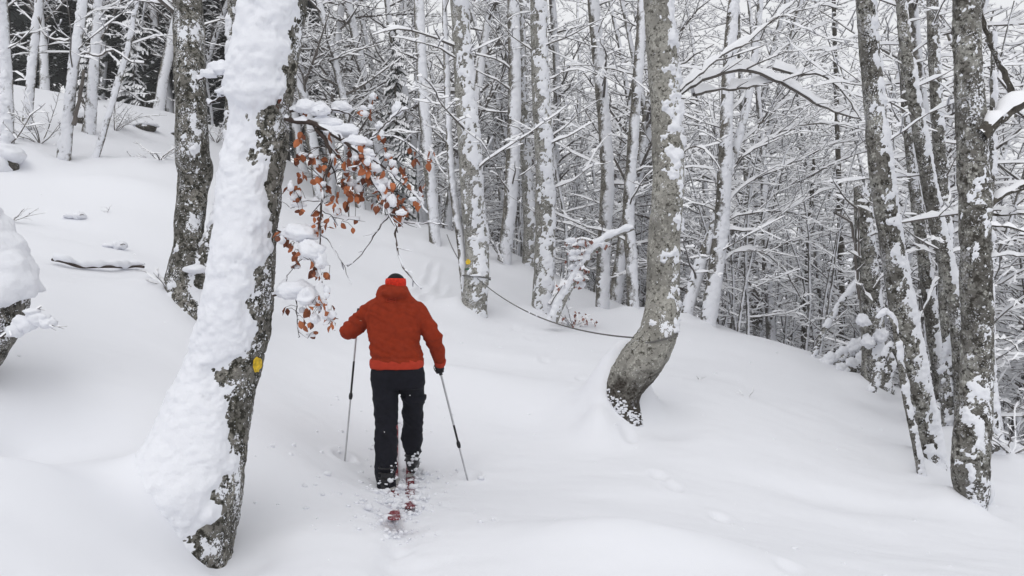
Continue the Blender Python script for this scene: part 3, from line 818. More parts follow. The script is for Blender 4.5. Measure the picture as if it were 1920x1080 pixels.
# middle trees
for sd, (k, n, z0, z1, L0, L1) in enumerate([('rope', 9, 3.2, 9, .8, 2.6), ('mid', 16, 3.0, 10, .8, 2.6), ('slim', 16, 2.6, 9, .8, 2.8), ('far_a', 12, 4.6, 11, .8, 2.6),
      ('far_b', 18, 3.6, 11, .8, 2.6), ('far_c', 12, 4.4, 11, .8, 2.6), ('mid_b', 14, 2.4, 9, .8, 2.6), ('l_a', 9, 6, 11, .8, 3.0), ('l_b', 9, 7, 12, .8, 3.0),
      ('l_c', 8, 5.6, 9, .6, 2.2), ('l_d', 9, 6, 12, .8, 2.6), ('l_e', 16, 4.4, 9, .4, 1.6), ('rope_b', 8, 3, 8, .4, 1.6), ('dk_b', 14, 1.0, 7, 1.0, 3.0), ('dk_c', 10, .5, 9, .6, 2.0), ('dk_a', 5, .5, 4, .2, .8), ('twin', 8, 4.2, 8, .8, 2.4)]):
    tw = Twigs(20+sd); auto_limbs(tw, k, n, z0, z1, L0, L1, gap=.28)
    if k == 'l_a':
        limb_px(tw, [(136,235),(148,190),(158,132)], 15.9, .05, .035, 1.0, .4, .2, 0)
        limb_px(tw, [(142,90),(180,105),(215,95),(240,112),(270,120)], 15.9, .028, .012, 1.4, .4, .3, 1)
    if k == 'l_b':
        limb_px(tw, [(178,80),(200,60),(215,20),(235,-10)], 18.5, .03, .02, 1.2, .4, .3, 1)
        limb_px(tw, [(166,215),(155,190),(150,180)], 18.4, .05, .03, .8, .4, .3, 0)
    if k == 'l_d':
        limb_px(tw, [(70,30),(90,70),(130,75),(160,60)], 17.4, .025, .012, 1.4, .4, .3, 1)
    if k == 'far_b':
        for q in range(9):
            limb_px(tw, [(943,490),(930-q*4,470-q*7),(915-q*5,455-q*9+(q % 3)*14)], 19.2, .016, .007, 2.0, .2, .5, 1)
    if k == 'mid':
        for q in range(8):
            limb_px(tw, [(1030,570),(1042+q*5,545-q*6),(1052+q*7,560-q*16+(q % 3)*18)], 13.8, .012, .005, 2.0, .2, .5, 1)
    limbs(k, tw)
# second, curving stem of the dark beech
pl = [(352,585,70),(372,530,60),(390,480,44),(403,440,30),(414,395,24),(424,330,22),(430,250,20),(434,120,18),(436,-40,16)]
build_trunk(ROOT['twin'], org('twin'), [P(a, b, 8.15) for a, b, c in pl], [c/FPX*8.15*.5 for a, b, c in pl], [b for a, b, c in pl], M_BARK_BIG, 777, 8.2, SN(bias=-.2, wind=(-.8, -.5, .4), T=.03), name='side_stem')
v, f = join([blob_mesh(P(*q), rr, 50+i, 20, .25) for i, (q, rr) in enumerate([((362,500,8.12),(.11,.10,.05)), ((332,535,8.05),(.10,.1,.12)), ((366,505,7.98),(.12,.08,.05)), ((325,560,8.0),(.08,.08,.09))])])
part('snow_cap', v, f, M_SNOW, ROOT['twin'], org('twin'))

# yellow blazes
def blaze(k, px, py, d, pw, ph, seed, mat=None, name='paint_mark'):
    """flat paint daub following the trunk's round surface"""
    me = next(c for c in ROOT[k].children if c.name.startswith('trunk')).data; n = len(me.vertices); co = np.empty(n*3, np.float32); me.vertices.foreach_get('co', co); co = co.reshape(-1, 3)+org(k)
    bv = BVHTree.FromPolygons([tuple(x) for x in co], [tuple(p.vertices) for p in me.polygons])
    na, nr = 28, 6; V = []; o = Vector((0, 0, CAMZ))
    edge = 1+.45*np.array([fbm(np.array([[math.cos(t)*1.5, math.sin(t)*1.5, seed*1.7]]), 3, seed)[0] for t in np.linspace(0, 2*np.pi, na, endpoint=False)])
    last = None
    for j in range(nr):
        for i in range(na):
            t = 2*np.pi*i/na; q = j/(nr-1)*edge[i]
            dd = (Vector(P(px+math.cos(t)*q*pw*.5, py+math.sin(t)*q*ph*.5, 1.0))-o).normalized()
            h = bv.ray_cast(o, dd); last = np.array(h[0]+h[1]*.006) if h[0] is not None else last
            V.append(last)
    part(name, V, grid_faces(nr, na), mat or M_PAINT, ROOT[k], org(k))
R = rs(66); me = next(c for c in ROOT['bent'].children if c.name.startswith('trunk')).data; co = np.empty(len(me.vertices)*3, np.float32); me.vertices.foreach_get('co', co); co = co.reshape(-1, 3)+org('bent')
bv = BVHTree.FromPolygons([tuple(x) for x in co], [tuple(p.vertices) for p in me.polygons]); CR = []
for i in range(150):
    u = R.rand(); px, py = 1140+62*u+R.normal(0, 6), 752+44*u+R.normal(0, 10)-6*R.rand()
    dd = (Vector(P(px, py, 1.0))-Vector((0, 0, CAMZ))).normalized(); h = bv.ray_cast(Vector((0, 0, CAMZ)), dd)
    if h[0] is not None: CR.append(blob_mesh(np.array(h[0]), (R.uniform(.006, .022), .010, R.uniform(.005, .014)), 300+i, 8, .5, 2))
v, f = join(CR); part('snow_crumbs', v, f, M_SNOW, ROOT['bent'], org('bent'))["kind"] = 'stuff'
blaze('big', 482, 684, 4.5, 17, 27, 3)
blaze('rope', 878, 491, 13, 9, 10, 5)
blaze('rope', 878, 505, 13, 14, 5, 6, M_PAINTG)

# ------------------------------------------------------------------ background wood: a few kinds of snowy tree, each copied one by one
def proto(seed, H, r0, z0, n, L0, L1, elev, bark, gap=.175, lf=.48, stems=1, lean=.05, depth=2, name='background_beech', hi=None, amount=1.25, nseg=9):
    R = rs(seed); root = thing(name, (0, 0, 0), 'snowy beech', 'tree'); tw = Twigs(seed+1)
    TV = []
    for st in range(stems):
        a = R.uniform(0, 6.28); ln = lean*R.uniform(.4, 1.4)*(1 if stems == 1 else 3)
        d = np.array([math.cos(a)*ln, math.sin(a)*ln, 1.0]); p = np.array([R.uniform(-.25, .25), R.uniform(-.25, .25), 0])*(stems > 1)+np.array([0, 0, -.8])
        pts = [p]; m = 14; hh = H*R.uniform(.75, 1.0) if stems > 1 else H
        for i in range(m):
            d = d+R.normal(0, .045, 3)*np.array([1, 1, 0]); d[2] = 1.0
            pts.append(pts[-1]+d/np.linalg.norm(d)*(hh+.8)/m)
        pts = np.array(pts); rr = r0*(1-.8*np.linspace(0, 1, m+1)**1.2)*R.uniform(.85, 1.1); rr[0] *= 1.5; rr[1] *= 1.08
        C, v = resample(pts, rr[:, None], lambda z: .30)
        V, nn = rings(C, v[:, 0], nseg); V = V+nn*(v[:, 0][:, None]*.18*fbm(V*2.5, 2, seed+st))[..., None]
        TV.append((V.reshape(-1, 3), grid_faces(len(C), nseg)))
        zt = hi or hh*.95
        for i in range(n//stems):
            z = z0+(zt-z0)*((i+R.rand())/(n//stems))**1.45; q = int(np.argmin(abs(C[:, 2]-z)))
            a = R.uniform(0, 6.28); e = R.uniform(*elev)
            dd = np.array([math.cos(a)*math.cos(e), math.sin(a)*math.cos(e), math.sin(e)])
            L = R.uniform(L0, L1)*(1-.35*z/H)
            pp, pr = tw.grow(C[q], dd, L, max(.012, min(.045, v[q, 0]*.32)), 7, up=R.uniform(-.07, .05), wander=.12, r1=.25)
            tw.spray(pp, pr, gap, lf, depth, .12, rmin=.005)
    V, F = join(TV)
    part('trunk', V, F, bark, root, (0, 0, 0))
    tw.build(root, (0, 0, 0), amount=amount, wood_sides=(5, 3, 3), hmin=.027, wmin=.012)
    return root

PR = [proto(501, 17, .15, 2.2, 44, 1.2, 3.0, (.15, .9), M_BARK_MID),
      proto(502, 19, .17, 2.8, 42, 1.4, 3.4, (.2, 1.0), M_BARK_MID, lean=.09),
      proto(503, 15, .14, 1.2, 42, 1.6, 4.2, (-.1, .6), M_BARK_MID, gap=.19),
      proto(504, 14, .12, 1.0, 42, 1.6, 4.4, (-.05, .7), M_BARK_FAR, gap=.19, lean=.16),
      proto(505, 10, .06, .8, 30, .8, 2.2, (.2, .9), M_BARK_FAR, lean=.12, gap=.26),
      proto(506, 6.5, .045, .3, 40, .7, 2.0, (-.1, .9), M_BARK_FAR, stems=4, gap=.22, hi=5.5, name='background_sapling')]
used = [False]*len(PR)
def place(i, x, y, rz, sc, label, group, tilt=(0, 0), z=None):
    z = gz2(x, y) if z is None else z
    if used[i]:
        return copy_tree(PR[i], (x, y, z-.05), rz, sc, label, group, tilt)
    used[i] = True; r = PR[i]; r.location = (x, y, z-.05); r.rotation_euler = (tilt[0], tilt[1], rz); r.scale = (sc,)*3
    r["label"] = label; r["group"] = group; return r

R = rs(77); spots = [(s['base'][0], s['base'][1]) for s in SPEC]
def free(x, y, m):
    return all((x-a)**2+(y-b)**2 > m*m for a, b in spots)
zones = [ # px range, distance range, count, kinds, label, group
 (545, 860, 21.5, 30, 13, (0, 1, 1, 0, 4), "snow-flecked beech in the row behind the leafy branch", "beeches behind the leafy branch"),
 (545, 900, 30, 52, 20, (0, 1, 2, 1), "thin far beech trunk deep in the wood above the skier", "far beeches above the skier"),
 (860, 1240, 19, 30, 15, (0, 1, 3, 4, 2), "snowy beech in the wood beyond the rope", "beeches beyond the rope"),
 (880, 1300, 30, 52, 22, (0, 1, 2, 1), "far beech trunk in the deep wood behind the rope and bowed beech", "far beeches behind the bowed beech"),
 (1260, 1660, 16.5, 28, 14, (2, 3, 2, 5, 3), "spreading snowy beech beyond the crest", "spreading beeches beyond the crest"),
 (1280, 1720, 28, 55, 24, (2, 3, 0, 1), "far grey beech down in the valley wood beyond the crest", "far beeches in the valley wood"),
 (1660, 2010, 13.5, 26, 14, (3, 2, 4, 0), "snowy beech in the thicket behind the lower trunks", "beeches behind the lower trunks"),
 (1700, 2060, 26, 50, 14, (0, 2, 3), "far beech glimpsed between the lower trunks at the photo's right", "far beeches between the lower trunks"),
 (1330, 1700, 15, 24, 10, (5,), "dense snowy sapling bush just beyond the crest", "saplings beyond the crest"),
 (1690, 2000, 12, 20, 10, (5,), "dense snowy sapling bush low behind the lower trunks", "saplings behind the lower trunks"),
 (900, 1300, 19, 30, 8, (5,), "snowy sapling bush under the beeches beyond the rope", "saplings beyond the rope"),
 (60, 560, 24, 31, 8, (1, 0, 4), "pale beech in front of the dark spruces", "beeches before the spruces"),
]
ORD = "first second third fourth fifth sixth seventh eighth ninth tenth eleventh twelfth thirteenth fourteenth fifteenth sixteenth".split()
for (a, b, d0, d1, cnt, kinds, lab, grp) in zones:
    tries = 0; k = 0; row = []
    while k < cnt and tries < 400:
        tries += 1
        px = a+(b-a)*(k+R.rand())/cnt if R.rand() < .7 else R.uniform(a, b); d = R.uniform(d0, d1); x = (px-960)/FPX*d
        if not free(x, d, 1.0 if d < 30 else 1.3): continue
        spots.append((x, d)); i = kinds[k % len(kinds)]
        row.append((px, place(i, x, d, R.uniform(0, 6.28), R.uniform(.8, 1.15), lab, grp, (R.normal(0, .03), R.normal(0, .03)))))
        k += 1
    if d1 <= 31:
        for q, (_, o) in enumerate(sorted(row, key=lambda e: e[0])):
            o["label"] = lab+", "+ORD[q]+" from the left"

# far wood on the opposite side of the valley: reads as one mass
FV = []; R = rs(91)
base_tree = []
tw = Twigs(901)
for q in range(5):
    tw.p = []
    C = np.array([[0, 0, z] for z in np.linspace(-.5, 13, 8)])+R.normal(0, .12, (8, 3)); tw.add(C, np.linspace(.15, .04, 8), 0)
    for i in range(26):
        z = R.uniform(1.5, 12.5); a = R.uniform(0, 6.28); e = R.uniform(.1, .9); dd = np.array([math.cos(a)*math.cos(e), math.sin(a)*math.cos(e), math.sin(e)])
        pp, pr = tw.grow((0, 0, z), dd, R.uniform(1.2, 3.4), .035, 4, wander=.14)
        tw.spray(pp, pr, .6, .4, 1, .2, rmin=.012)
    w, sn = tw.mesh(wood_sides=(4, 3, 3), hmin=.03, wmin=.02, amount=1.4)
    base_tree.append((w, sn))
WV, SV = [], []
for q in range(150):
    d = R.uniform(55, 120); px = R.uniform(500, 2050); x = (px-960)/FPX*d; z = gz2(x, d)
    a = R.uniform(0, 6.28); c, s_ = math.cos(a), math.sin(a); sc = R.uniform(.8, 1.2); Rm = np.array([[c, -s_, 0], [s_, c, 0], [0, 0, 1]])*sc
    w, sn = base_tree[q % 5]
    WV.append((w[0]@Rm.T+np.array([x, d, z]), w[1])); SV.append((sn[0]@Rm.T+np.array([x, d, z]), sn[1]))
V, F = join(WV); fw = tag(link('far_wood', make_mesh('far_wood', V, F, M_TWIG)), "far-off snowy wood across the valley", "wood", kind='stuff')
V, F = join(SV); o = link('far_wood_snow', make_mesh('far_wood_snow', V, F, M_TSNOW), fw); o["kind"] = 'stuff'

# ------------------------------------------------------------------ dark spruces on the upper slope
def spruce(seed, H, r0, z0, name, dens=1.0, spread=1.0, snow=.45, heavy=False):
    R = rs(seed); root = thing(name, (0, 0, 0), 'spruce', 'tree')
    C = np.array([[0, 0, z] for z in np.linspace(-.8, H, 30)]); C[:, :2] += R.normal(0, .02, (30, 2))
    V, n = rings(C, np.linspace(r0, .015, 30), 8)
    part('trunk', V.reshape(-1, 3), grid_faces(30, 8), M_BARK_BARE, root, (0, 0, 0))
    NV, NF, SV, SF = [], [], [], []
    nb = int(H*9*dens); kn = ks = 0
    for i in range(nb):
        z = z0+(H-z0)*((i+R.rand())/nb); L = spread*(.25+.16*(H-z)**.85)*R.uniform(.7, 1.1); a = R.uniform(0, 6.28)
        u = np.array([math.cos(a), math.sin(a), 0]); lat = np.array([-u[1], u[0], 0])
        m = max(5, int(L*9))
        for j in range(m):
            t = (j+.5)/m; c = np.array([0, 0, z])+u*L*t+np.array([0, 0, .12*L*t-.55*L*t*t])
            for sd in (-1, 1):
                w = L*.34*(1-t*.75)*R.uniform(.7, 1.2); ln = L/m*1.5
                e = c+lat*sd*w+u*w*.5+np.array([0, 0, -.30*w-R.uniform(0, .08)])
                q = [c-u*ln*.5, c+u*ln*.5, e+u*ln*.35+np.array([0, 0, -.05]), e-u*ln*.3+np.array([0, 0, -.02])]
                NV += q; NF.append((kn, kn+1, kn+2, kn+3)); kn += 4
                q2 = [x+np.array([0, 0, -.07-.05*R.rand()])+R.normal(0, .03, 3) for x in q]
                if not heavy: NV += q2; NF.append((kn, kn+1, kn+2, kn+3)); kn += 4
                if R.rand() < snow:
                    o = np.array([0, 0, .022]); mid = (q[0]+q[1]+q[2]+q[3])/4+np.array([0, 0, .05])
                    if heavy:
                        q = [q[0], q[1], q[2]+(q[2]-q[1])*.25+np.array([0, 0, -.05]), q[3]+(q[3]-q[0])*.25+np.array([0, 0, -.05])]; mid = mid+np.array([0, 0, .04]); o = o*1.6
                    SV += [q[0]*.9+mid*.1+o, q[1]*.9+mid*.1+o, q[2]*.8+mid*.2+o, q[3]*.8+mid*.2+o, mid]
                    for f in ((0, 1, 4), (1, 2, 4), (2, 3, 4), (3, 0, 4)): SF.append(tuple(ks+x for x in f))
                    ks += 5
    part('crown', NV, np.array(NF), M_NEEDLE, root, (0, 0, 0), False)
    part('branch_snow', SV, np.array(SF), M_TSNOW, root, (0, 0, 0))
    return root
sp = [spruce(601, 17, .17, 3.0, 'spruce_tree', .9, 1.0, .62), spruce(602, 19, .19, 2.0, 'spruce_tree', .9, 1.1, .55)]
R = rs(55)
SPL, SPG = "dark snow-dusted spruce in the stand at the top of the slope", "dark spruces at the slope's top"
first = [True, True]
for q in range(26):
    px = -60+640*(q+R.rand())/26; d = R.uniform(28, 40); x = (px-960)/FPX*d; z = gz2(x, d)-.1; i = q % 2
    if first[i]:
        o = sp[i]; o.location = (x, d, z); o["label"] = SPL; o["group"] = SPG; first[i] = False; o.rotation_euler.z = R.uniform(0, 6)
    else: copy_tree(sp[i], (x, d, z), R.uniform(0, 6.28), R.uniform(.8, 1.2), SPL, SPG)
for q, (px, d, sc, lab) in enumerate([(742, 23, 1.0, "small fir bowed under thick snow, seen through the leafy branch tips"), (165, 23, .62, "small snow-laden spruce behind the foremost beech on the upper slope"),
                                      (250, 25, .7, "young snow-laden spruce behind the thin white leaning sapling")]):
    o = spruce(610+q, 6.2*sc, .06, .2, 'young_spruce', 1.6, .75, 1.0, True)
    x = (px-960)/FPX*d; o.location = (x, d, gz2(x, d)-.1); o["label"] = lab

# ------------------------------------------------------------------ the leafy branch of the big leaning beech
LB = 4.42
bigroot, bigorg = ROOT['big'], org('big')
tw = Twigs(31)
def lp(pl, r0, r1, d=LB, snow=1.0, **kw):
    return limb_px(tw, pl, d, r0, r1, snow, **kw)
LIMB = [
 ([(536,222),(558,227),(598,235),(647,267),(678,289),(695,329),(718,373),(731,402),(742,427),(744,467),(762,507),(789,542)], .017, .0028, 1.0, dict(dz=-.25, gap=.11, lf=.18, depth=2)),
 ([(731,402),(767,418),(811,418),(838,422)], .005, .0022, .4, dict(dz=-.2, gap=.09, lf=.3, depth=1)),
 ([(731,402),(704,436),(691,458),(664,489),(651,498)], .005, .0022, 1.0, dict(gap=.09, lf=.3, depth=1)),
 ([(560,222),(590,236),(613,271),(622,298),(607,338),(604,382),(600,422),(600,462)], .016, .0035, .5, dict(dz=-.15, gap=.10, lf=.22, depth=2)),
 ([(675,287),(691,267),(713,244),(735,222),(753,209),(775,200)], .007, .0025, 1.0, dict(dz=.1, gap=.08, lf=.34, depth=2)),
 ([(722,249),(767,271),(789,293),(829,315)], .004, .002, .8, dict(dz=.1, gap=.08, lf=.34, depth=2)),
 ([(545,208),(589,200),(615,204),(642,209),(678,227)], .010, .003, 1.2, dict(dz=.2, gap=.10, lf=.3, depth=1)),
 ([(660,275),(722,315),(758,347),(784,373),(800,400)], .007, .002, 1.0, dict(dz=-.15, gap=.08, lf=.34, depth=2)),
 ([(605,378),(567,378),(544,391)], .004, .002, 1.4, dict(gap=.08, lf=.3, depth=1)),
 ([(604,395),(633,409),(673,415)], .004, .002, 1.2, dict(gap=.09, lf=.3, depth=1)),
 ([(607,338),(633,318),(660,322),(690,340)], .005, .002, 1.2, dict(gap=.09, lf=.3, depth=1)),
 ([(600,440),(615,450),(640,490),(655,520)], .0035, .0018, .4, dict(gap=.09, lf=.3, depth=1)),
 ([(520,430),(545,440),(567,462),(593,498),(609,538)], .011, .003, 1.0, dict(dz=-.2, gap=.09, lf=.28, depth=1)),
 ([(512,552),(540,550),(558,555),(602,573),(624,604),(628,618)], .010, .0025, 1.0, dict(dz=-.2, gap=.09, lf=.28, depth=1)),
 ([(555,560),(556,590),(561,632)], .004, .002, .3, dict(gap=.1, lf=.2, depth=1)),
 ([(575,480),(550,500),(535,530)], .003, .0018, .4, dict(gap=.1, lf=.2, depth=1)),
 ([(440,150),(415,138),(390,142),(372,150)], .012, .004, 2.4, dict(gap=.1, lf=.2, depth=1)),
 ([(430,180),(410,185),(392,195)], .008, .003, 2.4, dict(gap=.1, lf=.2, depth=1)),
]
for pl, a, b, sn, kw in LIMB:
    lp(pl, a, b, snow=sn*1.5, minl=.07, rmin=.0018, **kw)
w_, s_ = tw.mesh(wood_sides=(8, 6, 4), hmin=.010, wmin=.006, big=.012, gaps=.35)
leafy = part('leafy_branch', w_[0], w_[1], M_TWIG_FG, bigroot, bigorg)
part('branch_snow', s_[0], s_[1], M_SNOW, leafy, bigorg)
# heavy pads of snow lying on it
pads = [((575,203),(26,17),0,-.02), ((600,210),(20,14),0,-.03), ((640,204),(20,15),0,.15),
        ((612,232),(30,15),0,0), ((640,248),(34,16),0,-.02), ((668,268),(28,15),0,-.05), ((688,290),(16,12),0,-.07), ((700,318),(16,14),0,-.08), ((715,345),(14,14),0,-.10),
        ((745,208),(11,18),0,.1), ((712,238),(9,10),0,.05), ((655,345),(14,10),0,0), ((567,440),(36,22),0,-.06), ((582,474),(28,26),0,-.10), ((600,492),(15,22),0,-.12), ((556,547),(40,22),0,-.06), ((578,560),(24,22),0,-.1), ((545,552),(24,18),0,-.05),
        ((412,132),(26,17),0,-.03), ((390,140),(17,10),0,-.05), ((422,172),(18,9),0,-.03), ((610,590),(8,18),0,-.14), ((590,600),(10,12),0,-.12), ((560,385),(14,7),0,0), ((735,380),(10,15),0,-.15), ((752,400),(10,8),0,-.18), ((690,298),(10,6),0,-.1)]
for i, ((px, py), (rx, ry), _, dy) in enumerate(pads):
    d = LB+dy; c = P(px, py, d); k = d/FPX; rx, ry = rx*k*.88, ry*k*.88
    v, f = blob_mesh(c, (rx*1.08, min(rx, max(ry, .04)), ry*1.1), 200+i, 26, .38, 1.9, flat=.55)
    part('snow_cap', v, f, M_SNOW, leafy, bigorg)
# withered leaves, each its own piece
def leaf_mesh(seed, mat, L=.055):
    R = rs(seed); n = 6; V = []; F = []
    curl = R.uniform(-.5, .9); fold = R.uniform(.2, .7)
    for i in range(n+1):
        t = i/n; w = L*.34*math.sin(math.pi*min(1, t**.8*.98+.02))**.9
        z = -L*t*math.cos(curl*t); y = L*t*math.sin(curl*t)*.8
        for s in (-1, 0, 1): V.append((s*w, y+abs(s)*w*fold+R.normal(0, .0015), z))
    for i in range(n):
        for s in (0, 1):
            a = i*3+s; F.append((a, a+1, a+4, a+3))
    return make_mesh('leaf', V, np.array(F), mat)
def leaf_mat(name, a, b):
    m, t, n, bs = new_mat(name); oi = n.new("ShaderNodeObjectInfo"); r = n.new("ShaderNodeValToRGB")
    r.color_ramp.elements[0].color = (*a, 1); r.color_ramp.elements[1].color = (*b, 1)
    no = n.new("ShaderNodeTexNoise"); no.inputs['Scale'].default_value = 60; ad = n.new("ShaderNodeMath"); ad.operation = 'MULTIPLY_ADD'
    tc = n.new("ShaderNodeTexCoord"); t.links.new(tc.outputs['Object'], no.inputs['Vector'])
    t.links.new(no.outputs[0], ad.inputs[0]); ad.inputs[1].default_value = .6; t.links.new(oi.outputs['Random'], ad.inputs[2])
    sb = n.new("ShaderNodeMath"); sb.operation = 'SUBTRACT'; sb.inputs[1].default_value = .3; t.links.new(ad.outputs[0], sb.inputs[0])
    t.links.new(sb.outputs[0], r.inputs[0]); t.links.new(r.outputs[0], bs.inputs['Base Color']); bs.inputs['Roughness'].default_value = .6
    bs.inputs['Specular IOR Level'].default_value = .25
    return m
M_LEAF = leaf_mat("withered_leaf", (.105, .032, .018), (.46, .150, .060))
LM = [leaf_mesh(i, M_LEAF) for i in range(6)]
clusters = [(145,225,4),(140,320,5),(190,320,4),(215,322,4),(330,350,6),(375,362,6),(392,322,5),(350,455,7),(375,490,6),(360,598,2),(622,305,4),(558,398,3),(460,60,2),(442,127,2),
 (165,122,2),(30,90,3),(510,310,3),(540,345,3),(480,455,4),(545,560,6),(572,530,5),(510,490,5),(250,455,5),(205,570,5),(90,660,5),(130,760,5),(235,810,5),(70,950,3),(170,960,5),(260,970,6),
 (270,1010,5),(190,1030,5),(100,440,3),(150,400,4),(135,445,3),(290,520,4),(150,525,3),(345,270,3),(265,230,2),(405,115,2),(470,245,2),(300,480,4),(210,430,4),(340,410,4),(245,600,5),(640,470,2),(600,350,2),(650,420,2),(700,330,2),(610,520,3),(590,560,3),(540,500,4),(480,400,4),(455,340,4),(390,430,4),(300,300,3),(240,360,4),(330,520,3),(120,480,3),(60,640,3),(520,420,3),(430,420,3),(420,380,4),(460,530,3),(310,600,2),(180,620,3),(200,790,5),(240,900,6),(120,720,5),(230,950,5),(150,1000,4),(590,440,2),(560,580,4),(440,290,3),(500,440,4),(215,615,4),(695,315,2),(410,330,4)]
lsn = []; R = rs(404); allp = np.vstack([p for p, _, _ in tw.p]); tl = Twigs(405)
for (zx, zy, n) in clusters:
    for q in range(n):
        px = 500+zx/2.25+R.normal(0, 5); py = 160+zy/2.25+R.normal(0, 7)-9
        c = P(px+R.normal(0, 3), py, LB-.08); dd = allp-c; dd[:, 1] *= .25; i = np.argmin((dd**2).sum(1)); a = allp[i]
        c = P(px, py, a[1]+R.normal(0, .05))
        if np.linalg.norm(a-c) > .012:
            mid = (a+c)/2+np.array([0, 0, .01]); tl.add([a, mid, c], [.0018, .0015, .0011], 0)
        o = link('leaf', LM[R.randint(6)], leafy); o.location = c-bigorg
        o.rotation_euler = (R.normal(0, .35), R.normal(0, .45), R.uniform(0, 6.28)); sc = R.uniform(.65, 1.15); o.scale = (sc, sc, sc)
        if R.rand() < .15:
            lsn.append(blob_mesh(c+np.array([R.normal(0, .008), -.006, -.004+R.normal(0, .008)]), (R.uniform(.012, .028), .014, R.uniform(.010, .026)), 900+len(lsn), 10, .5, 2.2))
v, f = join(lsn); part('leaf_snow', v, f, M_SNOW, leafy, bigorg)["kind"] = 'stuff'
w_, s_ = tl.mesh(wood_sides=(4, 3, 3)); part('leaf_stalk', w_[0], w_[1], M_TWIG_FG, leafy, bigorg)["kind"] = 'stuff'

# ------------------------------------------------------------------ skier
M_FLEECE = simple_mat("red_fleece", (.270, .033, .012), .95, spec=.06, bump=.5, bscale=320, var=.12, vscale=25)
M_HEM = simple_mat("orange_hem", (.42, .040, .018), .8, spec=.15, bump=.3, bscale=200, var=.1)
M_TROUSER = simple_mat("black_trousers", (.0068, .0072, .0125), .8, spec=.16, bump=.35, bscale=120, var=.25, vscale=25)
M_BLACK = simple_mat("black_knit", (.012, .011, .012), .85, spec=.2, bump=.4, bscale=300)
M_GLOVE = simple_mat("black_glove", (.010, .010, .012), .6, bump=.3)
M_BAND = simple_mat("red_headband", (.62, .030, .012), .75, spec=.15, bump=.3, bscale=250, var=.25, vscale=70)
M_SKIN = simple_mat("skin", (.45, .24, .17), .55)
M_ALU = simple_mat("pole_aluminium", (.48, .48, .50), .35, metal=.85, var=.1)
M_PBLK = simple_mat("pole_black", (.015, .015, .017), .45)
M_SKI = bark_mat("ski_red_dusted", (.19, .022, .032), (.24, .030, .040), (.10, .012, .018), fleck=.66, pale_amt=.2, dark_amt=.2, scale=1.6, bump=.1)
M_BOOT = simple_mat("boot_plastic", (.02, .02, .023), .45)
M_GREYP = simple_mat("binding_grey", (.35, .34, .33), .5)

def tube_closed(path, rx, ry=None, nseg=28, power=2.0, horiz=True):
    """loft of ellipses round a path, capped; horiz: level rings"""
    path = np.asarray(path, float); rx = np.asarray(rx, float); ry = rx if ry is None else np.asarray(ry, float)
    C, v = resample(path, np.c_[rx, ry], lambda z: .012)
    th = np.linspace(0, 2*np.pi, nseg, endpoint=False); c, s = np.cos(th), np.sin(th)
    c = np.sign(c)*abs(c)**(2/power); s = np.sign(s)*abs(s)**(2/power)
    if horiz:
        V = C[:, None]+np.stack([c[None]*v[:, :1], s[None]*v[:, 1:2], np.zeros((len(C), nseg))], -1)
    else:
        T = np.gradient(C, axis=0); T /= np.linalg.norm(T, axis=1)[:, None]; ref = np.array([0.13, .97, .21])
        e1 = np.cross(T, ref); e1 /= np.linalg.norm(e1, axis=1)[:, None]; e2 = np.cross(T, e1)
        V = C[:, None]+e1[:, None]*(c[None]*v[:, :1])[..., None]+e2[:, None]*(s[None]*v[:, 1:2])[..., None]
    n = len(C); Vf = V.reshape(-1, 3); F = grid_faces(n, nseg)
    a = len(Vf); Vf = np.vstack([Vf, C[0], C[-1]]); k = np.arange(nseg); k2 = (k+1) % nseg
    tri = np.vstack([np.c_[np.full(nseg, a), k2, k], np.c_[np.full(nseg, a+1), (n-1)*nseg+k, (n-1)*nseg+k2]])
    return Vf, [F, tri]

def ball(c, r, res=16): return blob_mesh(c, r if hasattr(r, '__len__') else (r, r, r), 1, res, 0.0)

def union(parts, voxel, smooth=4, fac=.5, wrinkle=None):
    V, Fs, k = [], [], 0
    for v, f in parts:
        V.append(v)
        for ff in (f if isinstance(f, list) else [f]): Fs.append(np.asarray(ff)+k)
        k += len(v)
    me = make_mesh('tmp', np.vstack(V), Fs, M_BLACK); o = link('tmp', me)
    m = o.modifiers.new('r', 'REMESH'); m.mode = 'VOXEL'; m.voxel_size = voxel; m.use_smooth_shade = True
    m = o.modifiers.new('s', 'SMOOTH'); m.iterations = smooth; m.factor = fac
    dg = bpy.context.evaluated_depsgraph_get(); ev = o.evaluated_get(dg); em = ev.to_mesh()
    n = len(em.vertices); co = np.empty(n*3, np.float32); em.vertices.foreach_get('co', co); co = co.reshape(-1, 3).astype(float)
    no = np.empty(n*3, np.float32); em.vertices.foreach_get('normal', no); no = no.reshape(-1, 3)
    F = np.empty(len(em.loops), np.int32); em.loops.foreach_get('vertex_index', F); tot = np.array([p.loop_total for p in em.polygons])
    assert (tot == 4).all()
    F = F.reshape(-1, 4)
    ev.to_mesh_clear(); bpy.data.objects.remove(o); bpy.data.meshes.remove(me)
    if wrinkle is not None: co = co+no*wrinkle(co)[:, None]
    return co, F

def pxr(w, d): return w/FPX*d*.5
def body_rows(rows):
    """rows: px centre, py, width px, depth, half-depth m"""
    return [P(a, b, d) for a, b, w, d, h in rows], [pxr(w, d) for a, b, w, d, h in rows], [h for a, b, w, d, h in rows]

